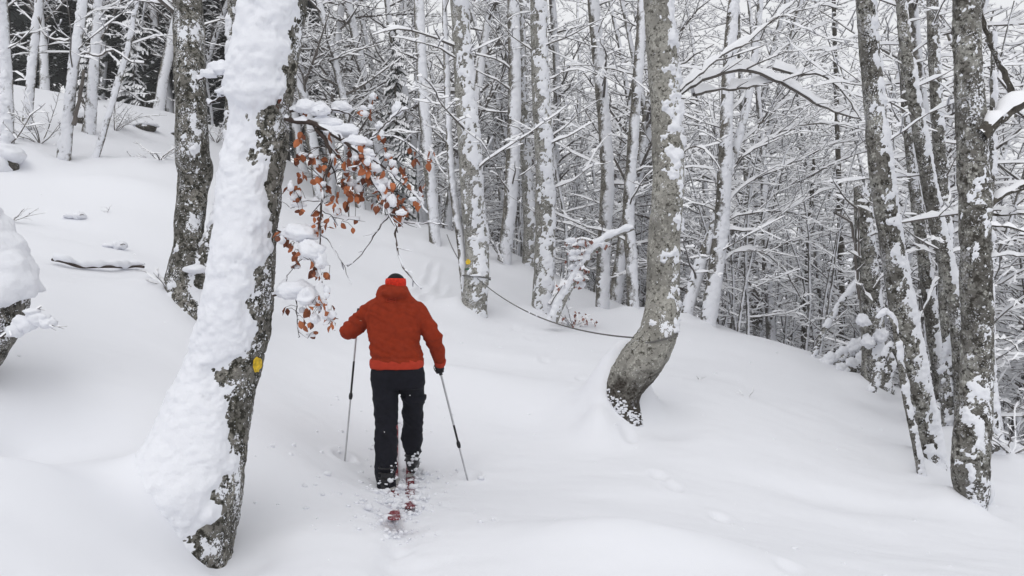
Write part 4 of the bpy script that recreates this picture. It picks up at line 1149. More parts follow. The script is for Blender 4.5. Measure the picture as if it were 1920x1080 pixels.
person = thing('person', (P(745, 912, 6.2)[0], 6.25, gz2(-.95, 6.2)), "skier seen from behind in red fleece jacket and black trousers", 'person')
porg = np.array(person.location)
torso = [(744,694,88,6.34,.125),(744,686,97,6.35,.145),(744,672,98,6.36,.150),(741,655,93,6.38,.150),(740,638,91,6.40,.148),(739,618,95,6.42,.150),(739,598,102,6.45,.150),(740,580,101,6.48,.140),(740,568,92,6.49,.125),(740,559,74,6.50,.105),(740,552,56,6.51,.09)]
tp, ta, tb = body_rows(torso)
L_SH, L_EL, L_WR, L_HA = P(702,580,6.5), P(653,622,6.50), P(668,604,6.86), P(671,596,6.95)
R_SH, R_EL, R_WR, R_HA = P(782,584,6.5), P(811,630,6.45), P(825,680,6.58), P(824,691,6.63)
def arm(a, b, c, r):
    m1 = (a+b)/2; m2 = (b+c)/2
    inn = a+(a-b)*.25
    return tube_closed([inn, a, m1, b, m2, c], [r[0]*.8, r[0], r[1], r[2], r[3], r[4]], nseg=24, horiz=False)
jk = [tube_closed(tp, ta, tb, 40, 2.5), arm(L_SH, L_EL, L_WR, (.088, .082, .070, .062, .050)), ball(L_EL, .064), arm(R_SH, R_EL, R_WR, (.090, .084, .072, .064, .052)), ball(R_EL, .072),
      ball(L_SH+np.array([.03, 0, 0]), .085), ball(R_SH+np.array([-.03, 0, 0]), .088)]
# folded hood round the neck
hood = [(738,563,58,6.49,.10),(739,556,63,6.48,.115),(738,548,60,6.50,.118),(738,541,53,6.52,.108),(740,536,46,6.54,.092)]
hp, ha, hb = body_rows(hood)
jk.append(tube_closed(hp, ha, hb, 36, 2.2))
hc = P(738, 550, 6.40)
jk.append(blob_mesh(hc, (.115, .055, .040), 5, 18, .12))
def wr_j(co):
    q = co-porg
    f1 = fbm(q*np.array([5, 5, 17.])+q[:, :1]*np.array([0, 0, 5.]), 3, 11); f2 = fbm(q*np.array([9, 9, 14.]), 3, 12)
    fold = 1-np.abs(fbm(q*np.array([4, 4, 13.])+np.array([3, 0, 0])+q[:, :1]*np.array([0, 0, 6.]), 2, 17))*3
    hem = np.exp(-((co[:, 2]-(tp[2][2]+.012))/.010)**2)*(np.abs(co[:, 0]-tp[2][0]) < .26)
    return .008*f1+.003*f2+.015*np.clip(fold, 0, 1)*sstep(1.0, 1.1, q[:, 2])-.010*hem
jv, jf = union(jk, .011, 5, .5, wr_j)
jacket = part('jacket', jv, jf, M_FLEECE, person, porg)
# hem band
hem = [(744,690,98,6.345,.150),(744,684,101,6.35,.155),(744,677,101,6.355,.157),(744,673,99,6.36,.153)]
a, b, c = body_rows(hem); v, f = tube_closed(a, b, c, 48, 2.5); part('hem_band', v, f, M_HEM, jacket, porg)
for (w0, hnd, nm) in ((L_WR, L_HA, 'cuff'), (R_WR, R_HA, 'cuff')):
    t = (hnd-w0)/np.linalg.norm(hnd-w0); v, f = tube_closed([w0-t*.03, w0, w0+t*.022], [.052, .051, .047], nseg=22, horiz=False); part(nm, v, f, M_HEM, jacket, porg)

# body under the clothes, one skin
head_c = P(742, 532, 6.56)
bd = [tube_closed(tp[:-1], np.array(ta[:-1])*.86, np.array(tb[:-1])*.86, 30, 2.4), tube_closed([P(740,565,6.5), P(741,550,6.53), P(742,540,6.55)], [.07, .06, .058], nseg=20, horiz=False),
      ball(head_c+np.array([0, 0, -.022]), (.072, .090, .094), 24), ball(head_c+np.array([0, .07, -.055]), (.05, .05, .05)), ball(head_c+np.array([0, .098, -.02]), (.014, .022, .024)),
      ball(head_c+np.array([-.078, 0, -.01]), (.012, .022, .032)), ball(head_c+np.array([.078, 0, -.01]), (.012, .022, .032)),
      ball(head_c+np.array([0, .088, -.062]), (.026, .014, .008))]
for (s0, e0, w0, h0) in ((L_SH, L_EL, L_WR, L_HA), (R_SH, R_EL, R_WR, R_HA)):
    bd += [tube_closed([s0+(s0-e0)*.2, s0, e0, w0, h0], [.06, .065, .045, .032, .03], nseg=18, horiz=False), ball(h0, (.036, .036, .036))]
LEG_L = [(722,716,50,6.34,.10),(722,735,49,6.34,.105),(724,760,45,6.33,.098),(725,786,41,6.31,.09),(723,806,40,6.28,.088),(724,830,41,6.25,.088),(724,860,39,6.20,.08),(723,888,37,6.17,.078),(725,908,33,6.15,.085),(725,914,31,6.15,.085)]
LEG_R = [(770,716,50,6.38,.10),(773,735,46,6.42,.105),(775,752,40,6.46,.10),(774,775,36,6.50,.092),(774,791,35,6.52,.09),(773,808,36,6.55,.085),(772,824,37,6.57,.082),(774,842,31,6.60,.078),(776,850,26,6.60,.075)]
for rows in (LEG_L, LEG_R):
    a, b, c = body_rows(rows); bd.append(tube_closed(a, np.array(b)*.72, np.array(c)*.72, 20))
bv, bf = union(bd, .012, 3); part('body', bv, bf, M_SKIN, person, porg)
# cap and headband
v, f = blob_mesh(head_c+np.array([0, 0, .012]), (.082, .101, .080), 2, 26, .02, 3); ok = (v[:, 2] > head_c[2]+.01); f = f[ok[f].all(1)]; v, f = compact(v, f); part('cap', v, f, M_BLACK, person, porg)
a = [head_c+np.array([0, 0, z]) for z in (-.055, -.03, 0, .03, .047)]; v, f = tube_closed(a, [.078, .088, .091, .090, .084], [.098, .107, .110, .109, .102], 34, 2.1)
part('headband', v, f, M_BAND, person, porg)
# trousers
hip = [(745,676,88,6.36,.125),(746,690,98,6.35,.142),(746,702,101,6.345,.145),(746,716,101,6.35,.14),(746,728,97,6.37,.125)]
a, b, c = body_rows(hip); tr = [tube_closed(a, b, c, 40, 2.5)]
for rows in (LEG_L, LEG_R):
    a, b, c = body_rows(rows); tr.append(tube_closed(a, b, c, 28, 2.3))
def wr_t(co):
    q = co-porg
    return .007*fbm(q*np.array([6, 6, 15.]), 3, 21)+.004*fbm(q*np.array([14, 14, 22.]), 2, 22)+.011*np.clip(1-4*np.abs(fbm(q*np.array([5, 5, 10.])+q[:, :1]*np.array([0, 0, 9.]), 2, 27)), 0, 1)*(q[:, 2] < .75)
tv, tf = union(tr, .011, 3, .5, wr_t)
trousers = part('trousers', tv, tf, M_TROUSER, person, porg)
# knee flap seam of the bent leg
a, b, c = body_rows([(776,741,47,6.44,.112),(776,747,47,6.45,.112),(776,751,43,6.46,.105)]); v, f = tube_closed(a, b, c, 28, 2.3); part('knee_panel', v, f, M_TROUSER, trousers, porg)
# emblem stitched under the hood, seams: thin raised thread laid on the jacket's surface
bvh = BVHTree.FromPolygons([tuple(x) for x in jv], [tuple(int(i) for i in x) for x in jf])
def on_jacket(px, py):
    o = Vector((0, 0, CAMZ)); dd = Vector(P(px, py, 1.0))-o; dd.normalize()
    h = bvh.ray_cast(o, dd)
    return None if h[0] is None else np.array(h[0]-dd*.0025)
def thread(name, pl, mat, r=.0022, dens=10):
    pts = []
    for i in range(len(pl)-1):
        for t in np.linspace(0, 1, dens, endpoint=False):
            q = on_jacket(pl[i][0]*(1-t)+pl[i+1][0]*t, pl[i][1]*(1-t)+pl[i+1][1]*t)
            if q is not None: pts.append(q)
    if len(pts) < 3: return
    pts = np.array(pts); C, v = pts, np.full(len(pts), r)
    T = np.gradient(C, axis=0); T /= np.linalg.norm(T, axis=1)[:, None]+1e-9; e1 = np.cross(T, [0.1, 1, .2]); e1 /= np.linalg.norm(e1, axis=1)[:, None]; e2 = np.cross(T, e1)
    th = np.linspace(0, 2*np.pi, 6, endpoint=False)
    V = C[:, None]+r*(np.cos(th)[None, :, None]*e1[:, None]+np.sin(th)[None, :, None]*e2[:, None])
    part(name, V.reshape(-1, 3), grid_faces(len(C), 6), mat, jacket, porg)
zz = lambda x, y: (620+x/4.5, 500+y/4.5)
thread('emblem', [zz(470,268), zz(548,300), zz(552,268), zz(474,298), zz(470,268)], M_HEM, .0022)
thread('emblem', [zz(495,268), zz(525,270)], M_HEM, .002); thread('emblem', [zz(497,299), zz(527,301)], M_HEM, .002)
thread('seam', [zz(770,310), zz(745,360), zz(720,430), zz(735,500)], M_FLEECE, .0016)
thread('seam', [zz(300,340), zz(320,430), zz(318,520)], M_FLEECE, .0016)
thread('seam', [zz(365,310), zz(480,302), zz(600,304), zz(740,300)], M_FLEECE, .0014)

# poles, gloves
def pole(top, tip, label, split, seed, up_black):
    t = tip-top; L = np.linalg.norm(t); t /= L
    root = thing('ski_pole', tip, label, 'ski pole', 'ski poles')
    pt = lambda s: top+t*s
    v, f = tube_closed([pt(-.09), pt(-.05), pt(.0), pt(.06)], [.014, .017, .015, .016], nseg=16, horiz=False); part('grip', v, f, M_PBLK, root, tip)
    v, f = tube_closed([pt(.05), pt(L*split*.5), pt(L*split)], [.0092]*3, nseg=14, horiz=False); part('upper_shaft', v, f, M_ALU, root, tip)
    v, f = tube_closed([pt(L*up_black), pt(L*(up_black+split)/2), pt(L*split)], [.0097]*3, nseg=14, horiz=False); part('black_sleeve', v, f, M_PBLK, root, tip)
    v, f = tube_closed([pt(L*split-.03), pt(L*split-.012), pt(L*split+.012), pt(L*split+.03)], [.012, .017, .017, .012], nseg=14, horiz=False); part('clamp', v, f, M_PBLK, root, tip)
    v, f = tube_closed([pt(L*split), pt(L*.9), pt(L+.02)], [.0078, .0078, .006], nseg=14, horiz=False); part('lower_shaft', v, f, M_ALU, root, tip)
    b = pt(L-.045); V = []; n = 20
    for r_, z_ in ((.012, .012), (.030, .004), (.045, -.004), (.046, -.010), (.028, -.006), (.010, -.002)):
        for k in range(n): a = 2*np.pi*k/n; V.append(b+np.array([math.cos(a)*r_*(1+.12*math.cos(6*a)), math.sin(a)*r_*(1+.12*math.cos(6*a)), z_]))
    part('basket', V, grid_faces(6, n), M_PBLK, root, tip)
    s = pt(-.07); C = np.array([s+np.array([-.03*math.sin(x*3.14), -.02, -.11*x+.0]) for x in np.linspace(0, 1, 8)])
    v, f = tube_closed(C, [.003]*8, [.009]*8, nseg=10, horiz=False); part('wrist_strap', v, f, M_PBLK, root, tip)
    return t
tipL = np.array([POLE_L[0], POLE_L[1], gz2(POLE_L[0], POLE_L[1])-.05]); tipR = np.array([POLE_R[0], POLE_R[1], gz2(POLE_R[0], POLE_R[1])-.05])
tL = pole(L_HA, tipL, "ski pole held in the skier's raised hand, planted by the leafy branch side", .53, 1, .30)
tR = pole(R_HA, tipR, "ski pole held in the skier's lowered gloved hand, planted towards the bowed beech", .63, 2, .47)
def glove(c, axis, back, wrist, name):
    """fist closed round the pole: palm, four curled fingers, thumb"""
    axis = axis/np.linalg.norm(axis); back = back-axis*(back@axis); back /= np.linalg.norm(back); sd = np.cross(axis, back)
    ps = [blob_mesh(c+back*.026, (.030, .034, .040), 3, 16, .05)]
    for i in range(4):
        o = c+axis*(i-1.5)*.0215; Lg = (.95, 1.05, 1.0, .82)[i]
        an = np.linspace(-.5, 3.6*Lg, 9)
        path = [o+.031*(back*math.cos(a)+sd*math.sin(a)) for a in an]
        ps.append(tube_closed(path, np.linspace(.0115, .009, 9)*(1.0 if i < 3 else .88), nseg=12, horiz=False))
        ps.append(ball(path[-1], .009, 8))
    th = [c+back*.03-axis*.03, c-axis*.042-sd*.022+back*.012, c-axis*.046-sd*.026-back*.016, c-axis*.040-sd*.010-back*.032]
    ps.append(tube_closed(th, [.014, .0125, .0115, .009], nseg=12, horiz=False))
    ps.append(tube_closed([wrist, (wrist+c)/2+back*.012, c+back*.022], [.038, .034, .030], nseg=18, horiz=False))
    v, f = union(ps, .0045, 2, .4); return part(name, v, f, M_GLOVE, person, porg)
glove(L_HA, tL, np.array([-.5, -.8, .1]), L_WR+(L_HA-L_WR)*.25, 'glove')
glove(R_HA, tR, np.array([.55, -.75, .1]), R_WR+(R_HA-R_WR)*.3, 'glove')

# boots and skis
def ski(spec, label):
    y0, y1 = spec[1], spec[2]; ys = np.linspace(y0, y1, 60); xs = skx(spec, ys); x = spec[0]
    pp = np.stack([xs, ys, 0*ys], -1)
    zs = ground_smooth(xs, ys)+.05*fbm(pp*.55, 3, 5)+.020*fbm(pp*np.array([1.1, 2.2, 1]), 3, 9)*1.3-.016
    k = np.polyfit(ys, zs, 2); zs = np.polyval(k, ys)+.006
    t = (ys-y0)/(y1-y0); hw = .036+.008*np.abs(2*t-1)**2; hw[0] = .024; hw[1] = .038; hw *= np.where(t > .93, 1-((t-.93)/.07)**2*.85, 1)
    zs = zs+np.where(t > .90, ((t-.90)/.10)**2*.11, 0)
    V = []
    for x, yy, z, h in zip(xs, ys, zs, hw):
        V += [(x-h, yy, z-.012), (x-h, yy, z-.002), (x-h+.006, yy, z), (x, yy, z+.003), (x+h-.006, yy, z), (x+h, yy, z-.002), (x+h, yy, z-.012), (x, yy, z-.013)]
    root = thing('ski', (xs[0], y0, zs[0]), label, 'ski', 'skis'); og = np.array(root.location)
    F = grid_faces(60, 8); caps = np.array([[0, 1, 2, 3], [0, 3, 4, 7], [4, 5, 6, 7]])
    part('board', V, np.vstack([F, caps[:, ::-1], caps+59*8]), M_SKI, root, og)
    return root, og, lambda yy: np.polyval(k, yy)+.006
def binding(root, og, x, y, zf):
    v, f = join([blob_mesh((x, y+dy, zf(y+dy)+.014), (.030, l, .014), 7, 12, 0) for dy, l in ((-.10, .05), (.06, .06), (.14, .045))]); part('binding', v, f, M_GREYP, root, og)
def boot(x, y, z, lift, leg_top, nm):
    ps = [tube_closed([(x, y-.10, z+.035+lift), (x, y-.05, z+.045+lift), (x, y+.06, z+.05+lift*.6), (x, y+.17, z+.035+lift*.2), (x, y+.20, z+.03)], [.038, .045, .048, .045, .030], [.040, .048, .050, .036, .022], nseg=22, horiz=False),
          tube_closed([(x, y-.03, z+.05+lift), (x, y-.03, z+.14+lift), leg_top], [.058, .056, .060], [.075, .070, .070], nseg=24)]
    v, f = union(ps, .008, 3); b = part(nm, v, f, M_BOOT, person, porg)
    v = [];
    v, f = tube_closed([(x, y-.115, z+.012+lift), (x, y, z+.014+lift), (x, y+.19, z+.014)], [.040, .044, .036], [.016, .016, .014], nseg=16, horiz=False); part('sole', v, f, M_BOOT, b, porg)
    for q in (.09, .13, .17):
        th = np.linspace(-.3, 3.44, 14); C = np.array([(x+.062*math.cos(t), y-.03-.078*math.sin(t), z+q+lift) for t in th]); v, f = tube_closed(C, [.004]*14, [.010]*14, nseg=8, horiz=False); part('buckle_strap', v, f, M_PBLK, b, porg)
r1, o1, z1 = ski(SKI_L, "ski under the skier's trailing foot, longer red tail showing"); r2, o2, z2 = ski(SKI_R, "ski under the skier's leading foot, short red tail behind the boot")
xl, xr = SKI_L[0]-.06, SKI_R[0]+.015
boot(xl, 6.17, z1(6.17)+.01, .0, P(725, 896, 6.17), 'boot'); boot(xr, 6.66, z2(6.66)+.01, .03, P(776, 846, 6.61), 'boot')
binding(r1, o1, SKI_L[0]-.01, 6.2, z1); binding(r2, o2, SKI_R[0], 6.66, z2)

# kicked-up loose snow
R = rs(808); CV = []
base = bmesh.new(); bmesh.ops.create_icosphere(base, subdivisions=2, radius=1.0)
bvv = np.array([v.co[:] for v in base.verts]); bff = np.array([[v.index for v in f.verts] for f in base.faces]); base.free()
def clump(c, r, seed):
    s = 1+.45*fbm(bvv*1.6+seed*2.7, 2, seed); return bvv*s[:, None]*r*np.array([1, 1, .75])+np.asarray(c), bff
for i in range(520):
    if i < 230: y = R.uniform(5.35, 6.75); x = skx(SKI_R, y)+R.normal(0, .10)
    elif i < 430: y = R.uniform(4.75, 6.35); x = skx(SKI_L, y)+R.normal(0, .09)
    else: x, y = -.9+R.normal(0, .45), R.uniform(4.6, 6.8)
    r = .005+.014*R.rand()**2.2+(.02 if R.rand() < .05 else 0); CV.append(clump((x, y, gz2(x, y)+r*.3+(.03*R.rand()**3 if i < 430 else 0)), r, i))
for (px, py, d, r) in [(772,858,6.50,.028),(768,868,6.52,.026),(781,852,6.52,.020),(776,880,6.5,.024),(733,900,6.06,.030),(722,906,6.05,.022),(738,893,6.08,.020),(735,884,6.09,.017),(713,904,6.06,.016),(786,862,6.53,.016),(741,872,6.1,.013),(757,905,6.3,.03),(748,920,6.0,.03),(770,912,6.2,.035),(765,930,5.9,.028),(733,930,5.8,.026),(741,950,5.5,.022)]:
    for q in range(3): CV.append(clump(P(px+R.normal(0, 4), py+R.normal(0, 4), d), r*R.uniform(.3, .7), int(px+q*7)))
V, F = join(CV); tag(link('loose_snow', make_mesh('loose_snow', V, F, M_CLUMP)), "crumbs of loose snow churned up round the skis", kind='stuff')

# ------------------------------------------------------------------ rope between the two beeches
M_ROPE = simple_mat("weathered_rope", (.13, .125, .12), .8, bump=.5, bscale=300)
A = P(894, 521, 12.75); B = P(1188, 633, 7.72); n = 60
t = np.linspace(0, 1, n)[:, None]; C = A*(1-t)+B*t; C[:, 2] -= .84*(t*(1-t))[:, 0]
rope = thing('rope', A, "dark rope sagging from the yellow-marked beech to the bowed beech", 'rope')
def wire(C, r, mat, nm, parent, og, k=8):
    C = np.asarray(C); T = np.gradient(C, axis=0); T /= np.linalg.norm(T, axis=1)[:, None]+1e-9; e1 = np.cross(T, [.11, .23, .97]); e1 /= np.linalg.norm(e1, axis=1)[:, None]; e2 = np.cross(T, e1)
    th = np.linspace(0, 2*np.pi, k, endpoint=False); rr = np.broadcast_to(r, (len(C),))
    V = C[:, None]+rr[:, None, None]*(np.cos(th)[None, :, None]*e1[:, None]+np.sin(th)[None, :, None]*e2[:, None])
    return part(nm, V.reshape(-1, 3), grid_faces(len(C), k), mat, parent, og)
wire(C, .0085, M_ROPE, 'span', rope, A)
def loop(k, z, tilt, nm, turns=1):
    c, r = on_trunk(k, z); th = np.linspace(0, 2*np.pi*turns, 50*turns)
    return np.array([c+np.array([math.cos(a)*(r*1.07+.012), math.sin(a)*(r*1.07+.012), z-c[2]+tilt*math.cos(a)+.03*i/50]) for i, a in enumerate(th)])
wire(loop('rope', A[2], -.03, ''), .012, M_ROPE, 'trunk_loop', rope, A); wire(loop('bent', B[2]-.05, .05, ''), .010, M_ROPE, 'trunk_loop', rope, A)
A2, B2 = P(884, 512, 12.8), P(838, 440, 17.5); t2 = np.linspace(0, 1, 30)[:, None]; C2 = A2*(1-t2)+B2*t2; C2[:, 2] -= .5*(t2*(1-t2))[:, 0]
wire(C2, .010, M_ROPE, 'span', rope, A)
sv = [blob_mesh(C[i]+np.array([0, 0, .012]), (.02, .05, .016), 60+i, 10, .4) for i in (27, 30)]
v, f = join(sv); part('rope_snow', v, f, M_SNOW, rope, A)["kind"] = 'stuff'
v, f = blob_mesh(P(893, 517, 12.70), (.11, .08, .03), 77, 16, .25, flat=.4); part('rope_snow', v, f, M_SNOW, rope, A)

# ------------------------------------------------------------------ small woody things in the snow
M_LEAFP = leaf_mat("frosted_leaf", (.16, .06, .05), (.38, .20, .16)); LMP = [leaf_mesh(20+i, M_LEAFP, .09) for i in range(4)]
def shrub(name, label, cat, base, seed, stems, L, r, spread=.8, up=.02, gap=.12, lf=.45, depth=2, snow=1.3, group=None, bias=(0, 0), mat=None):
    tw = Twigs(seed); R = tw.r; base = np.array([base[0], base[1], gz2(base[0], base[1])]); root = thing(name, base, label, cat, group)
    for i in range(stems):
        a = R.uniform(0, 6.28); dd = np.array([math.cos(a)*spread+bias[0], math.sin(a)*spread*.6+bias[1], R.uniform(.35, 1.0)]); dd /= np.linalg.norm(dd)
        pp, pr = tw.grow(base+np.array([0, 0, -.05]), dd, L*R.uniform(.6, 1.1), r, 7, up=up, wander=.14, r1=.3, snow=snow)
        tw.spray(pp, pr, gap, lf, depth, .2, snow=snow, minl=.08, rmin=.0025)
    tw.build(root, base, mat or M_TWIG, name='twigs', hmin=.012, wmin=.008); return root
def at(px, py, d):
    q = hit(px, py)
    if abs(q[1]-d) > .5*d: q = P(px, py, d)
    return q[0], q[1]
shrub('bare_shrub', "bare thin shrub poking out above the snowy bowed base", 'shrub', at(8, 415, 7.5), 701, 4, .55, .007, .9, bias=(.5, 0), snow=.5, depth=2)
shrub('bare_shrub', "small snowy bush at the foot of the dark side-stemmed beech", 'shrub', at(318, 545, 8.0), 702, 7, .40, .006, .9, snow=1.8)
shrub('bare_shrub', "frosted shrub beside the snowy stump on the upper slope", 'shrub', at(75, 270, 17), 703, 9, 1.5, .012, 1.0)
shrub('bare_shrub', "frosted brush behind the thin white leaning sapling", 'shrub', at(215, 245, 19), 704, 9, 1.4, .012, 1.0)
shrub('bare_shrub', "twiggy brush right behind the dark side-stemmed beech", 'shrub', at(405, 268, 22), 705, 10, 1.6, .012, 1.0)
shrub('fallen_branch', "arched fallen branch crown lying on the upper slope", 'branch', at(300, 300, 15.5), 706, 9, 1.1, .014, 1.3, up=-.13, bias=(-.3, 0), snow=1.6)
shrub('bare_shrub', "snow-loaded sprigs behind the lichen-covered beech's foot", 'shrub', at(1895, 850, 9.2), 707, 10, .8, .010, 1.0, snow=1.6)
shrub('bare_shrub', "brushy sprigs beside the slender white-striped beech's foot", 'shrub', at(1770, 740, 10.6), 708, 9, .9, .010, 1.0, snow=1.6)
for i, (px, py, d, lab) in enumerate([(1312, 712, 8.9, "tiny lone twig sticking out of the open slope"), (1400, 745, 8.7, "tiny snow-capped stalk on the open slope, lower than the lone twig"), (198, 400, 12.2, "tiny snowy stalk on the slope above the fallen branch")]):
    shrub('small_twig', lab, 'twig', at(px, py, d), 720+i, 2, .16, .004, .35, depth=1, gap=.06, lf=.3, snow=.4)

# near twig with snow at the left edge
tw = Twigs(740); q = P(-30, 640, 4.9); root = thing('snowy_twig', q, "snow-laden twig hanging under the bowed snowy base", 'twig')
limb_px(tw, [(-40,640),(0,632),(40,612),(70,603),(95,605)], 4.9, .008, .003, 1.0, .07, .4, 1, minl=.06, rmin=.002); limb_px(tw, [(30,615),(60,585),(78,575)], 4.9, .004, .002, 1.0, .07, .4, 1, minl=.05, rmin=.002)
limb_px(tw, [(60,605),(95,610),(125,612)], 4.85, .004, .0015, .3, .05, .4, 1, minl=.05, rmin=.002)
tw.build(root, q, M_TWIG_FG, name='twigs', hmin=.01, wmin=.008)
for i, (px, py, rx, ry) in enumerate([(45,608,22,16),(72,598,20,14),(30,620,16,14),(90,606,16,10),(60,585,14,7)]):
    v, f = blob_mesh(P(px, py, 4.88), (rx*4.9/FPX, .05, ry*4.9/FPX), 750+i, 18, .35, 2.2); part('snow_cap', v, f, M_SNOW, root, q)

# fallen branch half buried
tw = Twigs(760); bp = [(98,492),(120,498),(150,502),(180,506),(210,507),(235,503),(255,503),(270,508)]
pts = []
for px, py in bp:
    q = hit(px, py+4); pts.append(q)
pts = np.array(pts); pts[:, 2] += .05+.02*np.sin(np.arange(len(pts))*2.1)
root = thing('fallen_branch', pts[3], "long fallen branch under a snow ridge on the open slope", 'branch')
wire(resample(pts, np.zeros((len(pts), 1)), lambda z: .03)[0], .017, M_TWIG_FG, 'branch_wood', root, pts[3], 10)
Cs, _ = resample(pts+np.array([0, .02, .040]), np.zeros((len(pts), 1)), lambda z: .02); s = np.linspace(0, 1, len(Cs)); rr = (.044+.012*np.sin(s*19)+.008*np.sin(s*43))*np.minimum(1, np.minimum(s, 1-s)*12+.25)
wire(Cs, rr, M_SNOW, 'snow_ridge', root, pts[3], 16)
for i, (px, py, d, lab) in enumerate([(140, 412, 11.6, "lump of snow on a buried twig, higher of two on the open slope"), (215, 466, 10.4, "lump of snow on a buried twig just above the fallen branch")]):
    x, y = at(px, py, d); z = gz2(x, y); root = thing('snow_lump', (x, y, z), lab, 'snow lump')
    v, f = join([blob_mesh((x+dx, y, z+.04), (w, .10, h), 770+i*5+j, 18, .3, 2) for j, (dx, w, h) in enumerate([(-.06, .11, .04), (.06, .08, .07), (.12, .05, .05)])]); part('snow_cap', v, f, M_SNOW, root, (x, y, z))
    wire([(x+.12, y-.09, z+.04), (x+.17, y-.10, z+.055), (x+.2, y-.1, z+.05)], .005, M_TWIG_FG, 'stick', root, (x, y, z))

# bowed sapling with frosted leaves beyond the rope
tw = Twigs(780); pl = [(1036,604,28),(1046,580,26),(1058,556,24),(1074,528,20),(1090,502,18),(1104,480,17),(1118,462,16),(1140,447,14),(1165,437,12),(1188,428,9)]
q = P(1046, 590, 12.6); root = thing('young_beech', q, "small bowed beech arching right under a thick roll of snow, beyond the rope", 'tree')
C, r = build_trunk(root, q, [P(a, b, 12.6) for a, b, c in pl], [c/FPX*12.6*.36 for a, b, c in pl], [b for a, b, c in pl], M_BARK_GREY, 781, 12.6, SN(bias=-.1, wind=(-.4, -.4, .8), T=.05, cu=2.5))
sel = C[:, 2] > P(0, 500, 12.6)[2]; Cr = C[sel]+np.array([0, 0, .05]); s = np.linspace(0, 1, len(Cr)); wire(Cr, (.075-.02*s+.012*np.sin(s*23))*np.minimum(1, np.minimum(s, 1-s)*8+.2), M_SNOW, 'snow_roll', root, q, 14)
R = tw.r; i0 = len(C)//2
for k in range(16):
    c = C[R.randint(int(len(C)*.25), int(len(C)*.7))]; a = R.uniform(0, 6.28); dd = np.array([math.cos(a), math.sin(a)*.5, R.uniform(-.3, .5)]); pp, pr = tw.grow(c, dd/np.linalg.norm(dd), R.uniform(.2, .55), .008, 5, up=-.08, snow=1.8); tw.spray(pp, pr, .1, .4, 1, .2, minl=.08, snow=1.8)
tw.build(root, q, M_TWIG, name='twigs')
allp2 = np.vstack([p for p, _, _ in tw.p])
for k in range(90):
    c = allp2[R.randint(len(allp2))]+R.normal(0, .02, 3); o = link('leaf', LMP[k % 4], root); o.location = c-q; o.rotation_euler = (R.normal(0, .4), R.normal(0, .5), R.uniform(0, 6.28)); sc = R.uniform(.5, .9); o.scale = (sc,)*3
for k in range(26):
    c = allp2[R.randint(len(allp2))]; v, f = blob_mesh(c+np.array([0, -.02, .02]), (R.uniform(.04, .11), .06, R.uniform(.03, .06)), 790+k, 14, .35, 2); part('snow_cap', v, f, M_SNOW, root, q)
x, y = at(1075, 612, 12.2); root = shrub('leafy_sprig', "low sprig of frosted leaves in the snow under the rope", 'sprig', (x, y), 830, 8, .55, .006, 1.2, bias=(.2, 0), snow=2.0)
o0 = np.array(root.location)
for k in range(40):
    c = np.array([R.normal(0, .28), R.normal(0, .1), abs(R.normal(.12, .09))]); o = link('leaf', LMP[k % 4], root); o.location = c; o.rotation_euler = (R.normal(0, .6), R.normal(0, .6), R.uniform(0, 6.28)); sc = R.uniform(.5, .9); o.scale = (sc,)*3

# arched thin stems and fallen limbs round the snag
def stem_thing(name, label, pl, d, seed, bark, snow, roll=None, dz=0.0, cat='branch'):
    q = P(pl[0][0], pl[0][1], d); root = thing(name, q, label, cat)
    C, r = build_trunk(root, q, [P(a, b, d+dz*i/len(pl)) for i, (a, b, c) in enumerate(pl)], [c/FPX*d*.5 for a, b, c in pl], [b for a, b, c in pl], bark, seed, d, snow, .6)
    if roll:
        s = np.linspace(0, 1, len(C)); hz = np.gradient(C, axis=0); hz /= np.linalg.norm(hz, axis=1)[:, None]; hor = np.sqrt(np.clip(1-hz[:, 2]**2, .12, 1))
        wire(C+np.array([0, 0, 1])*(r*.8+roll*.55*hor)[:, None], (roll*(.75+.25*np.sin(s*29+seed)+.15*np.sin(s*61))*hor)*np.minimum(1, np.minimum(s, 1-s)*10+.15), M_SNOW, 'snow_roll', root, q, 14)
    return root
stem_thing('arched_stem', "thin snow-covered stem arching down to the tilted beech's foot", [(1730,905,15),(1724,870,14),(1712,810,13),(1699,745,13),(1690,690,12),(1682,640,11),(1676,606,10),(1664,588,9),(1650,592,8),(1640,606,7)], 7.9, 841, M_BARK_DARK, SN(bias=.25, T=.02, wind=(.4, -.6, .6)), .030, .1)
stem_thing('arched_stem', "short forked stem bowed under snow in front of the snag's foot", [(1634,735,16),(1646,700,15),(1658,668,14),(1670,650,13),(1682,664,12),(1694,700,11),(1706,760,10),(1716,800,9)], 10.2, 842, M_BARK_DARK, SN(bias=.1, T=.03, wind=(.2, -.5, .8)), .045)
stem_thing('arched_stem', "rearmost of the bowed stems beside the snag", [(1660,725,14),(1668,690,13),(1680,665,12),(1698,680,11),(1708,720,10),(1712,760,8)], 10.9, 843, M_BARK_DARK, SN(bias=.1, T=.03), .04)
stem_thing('fallen_log', "upper of the snow-covered logs lying behind the snag's foot", [(1535,690,16),(1570,676,17),(1600,658,18),(1640,636,18)], 12.4, 844, M_BARK_DARK, SN(bias=-.2, T=.05), .10, 0, 'log')
stem_thing('fallen_log', "lower of the snow-covered logs lying beside the snag's foot", [(1562,712,20),(1590,698,21),(1615,684,22),(1650,664,22)], 12.1, 845, M_BARK_DARK, SN(bias=-.2, T=.05), .11, 0, 'log')
stem_thing('leaning_branch', "long dead branch propped diagonally against the snag", [(1520,680,9),(1550,610,10),(1585,555,11),(1625,510,12)], 12.6, 846, M_BARK_DARK, SN(bias=.1, T=.02), .045)
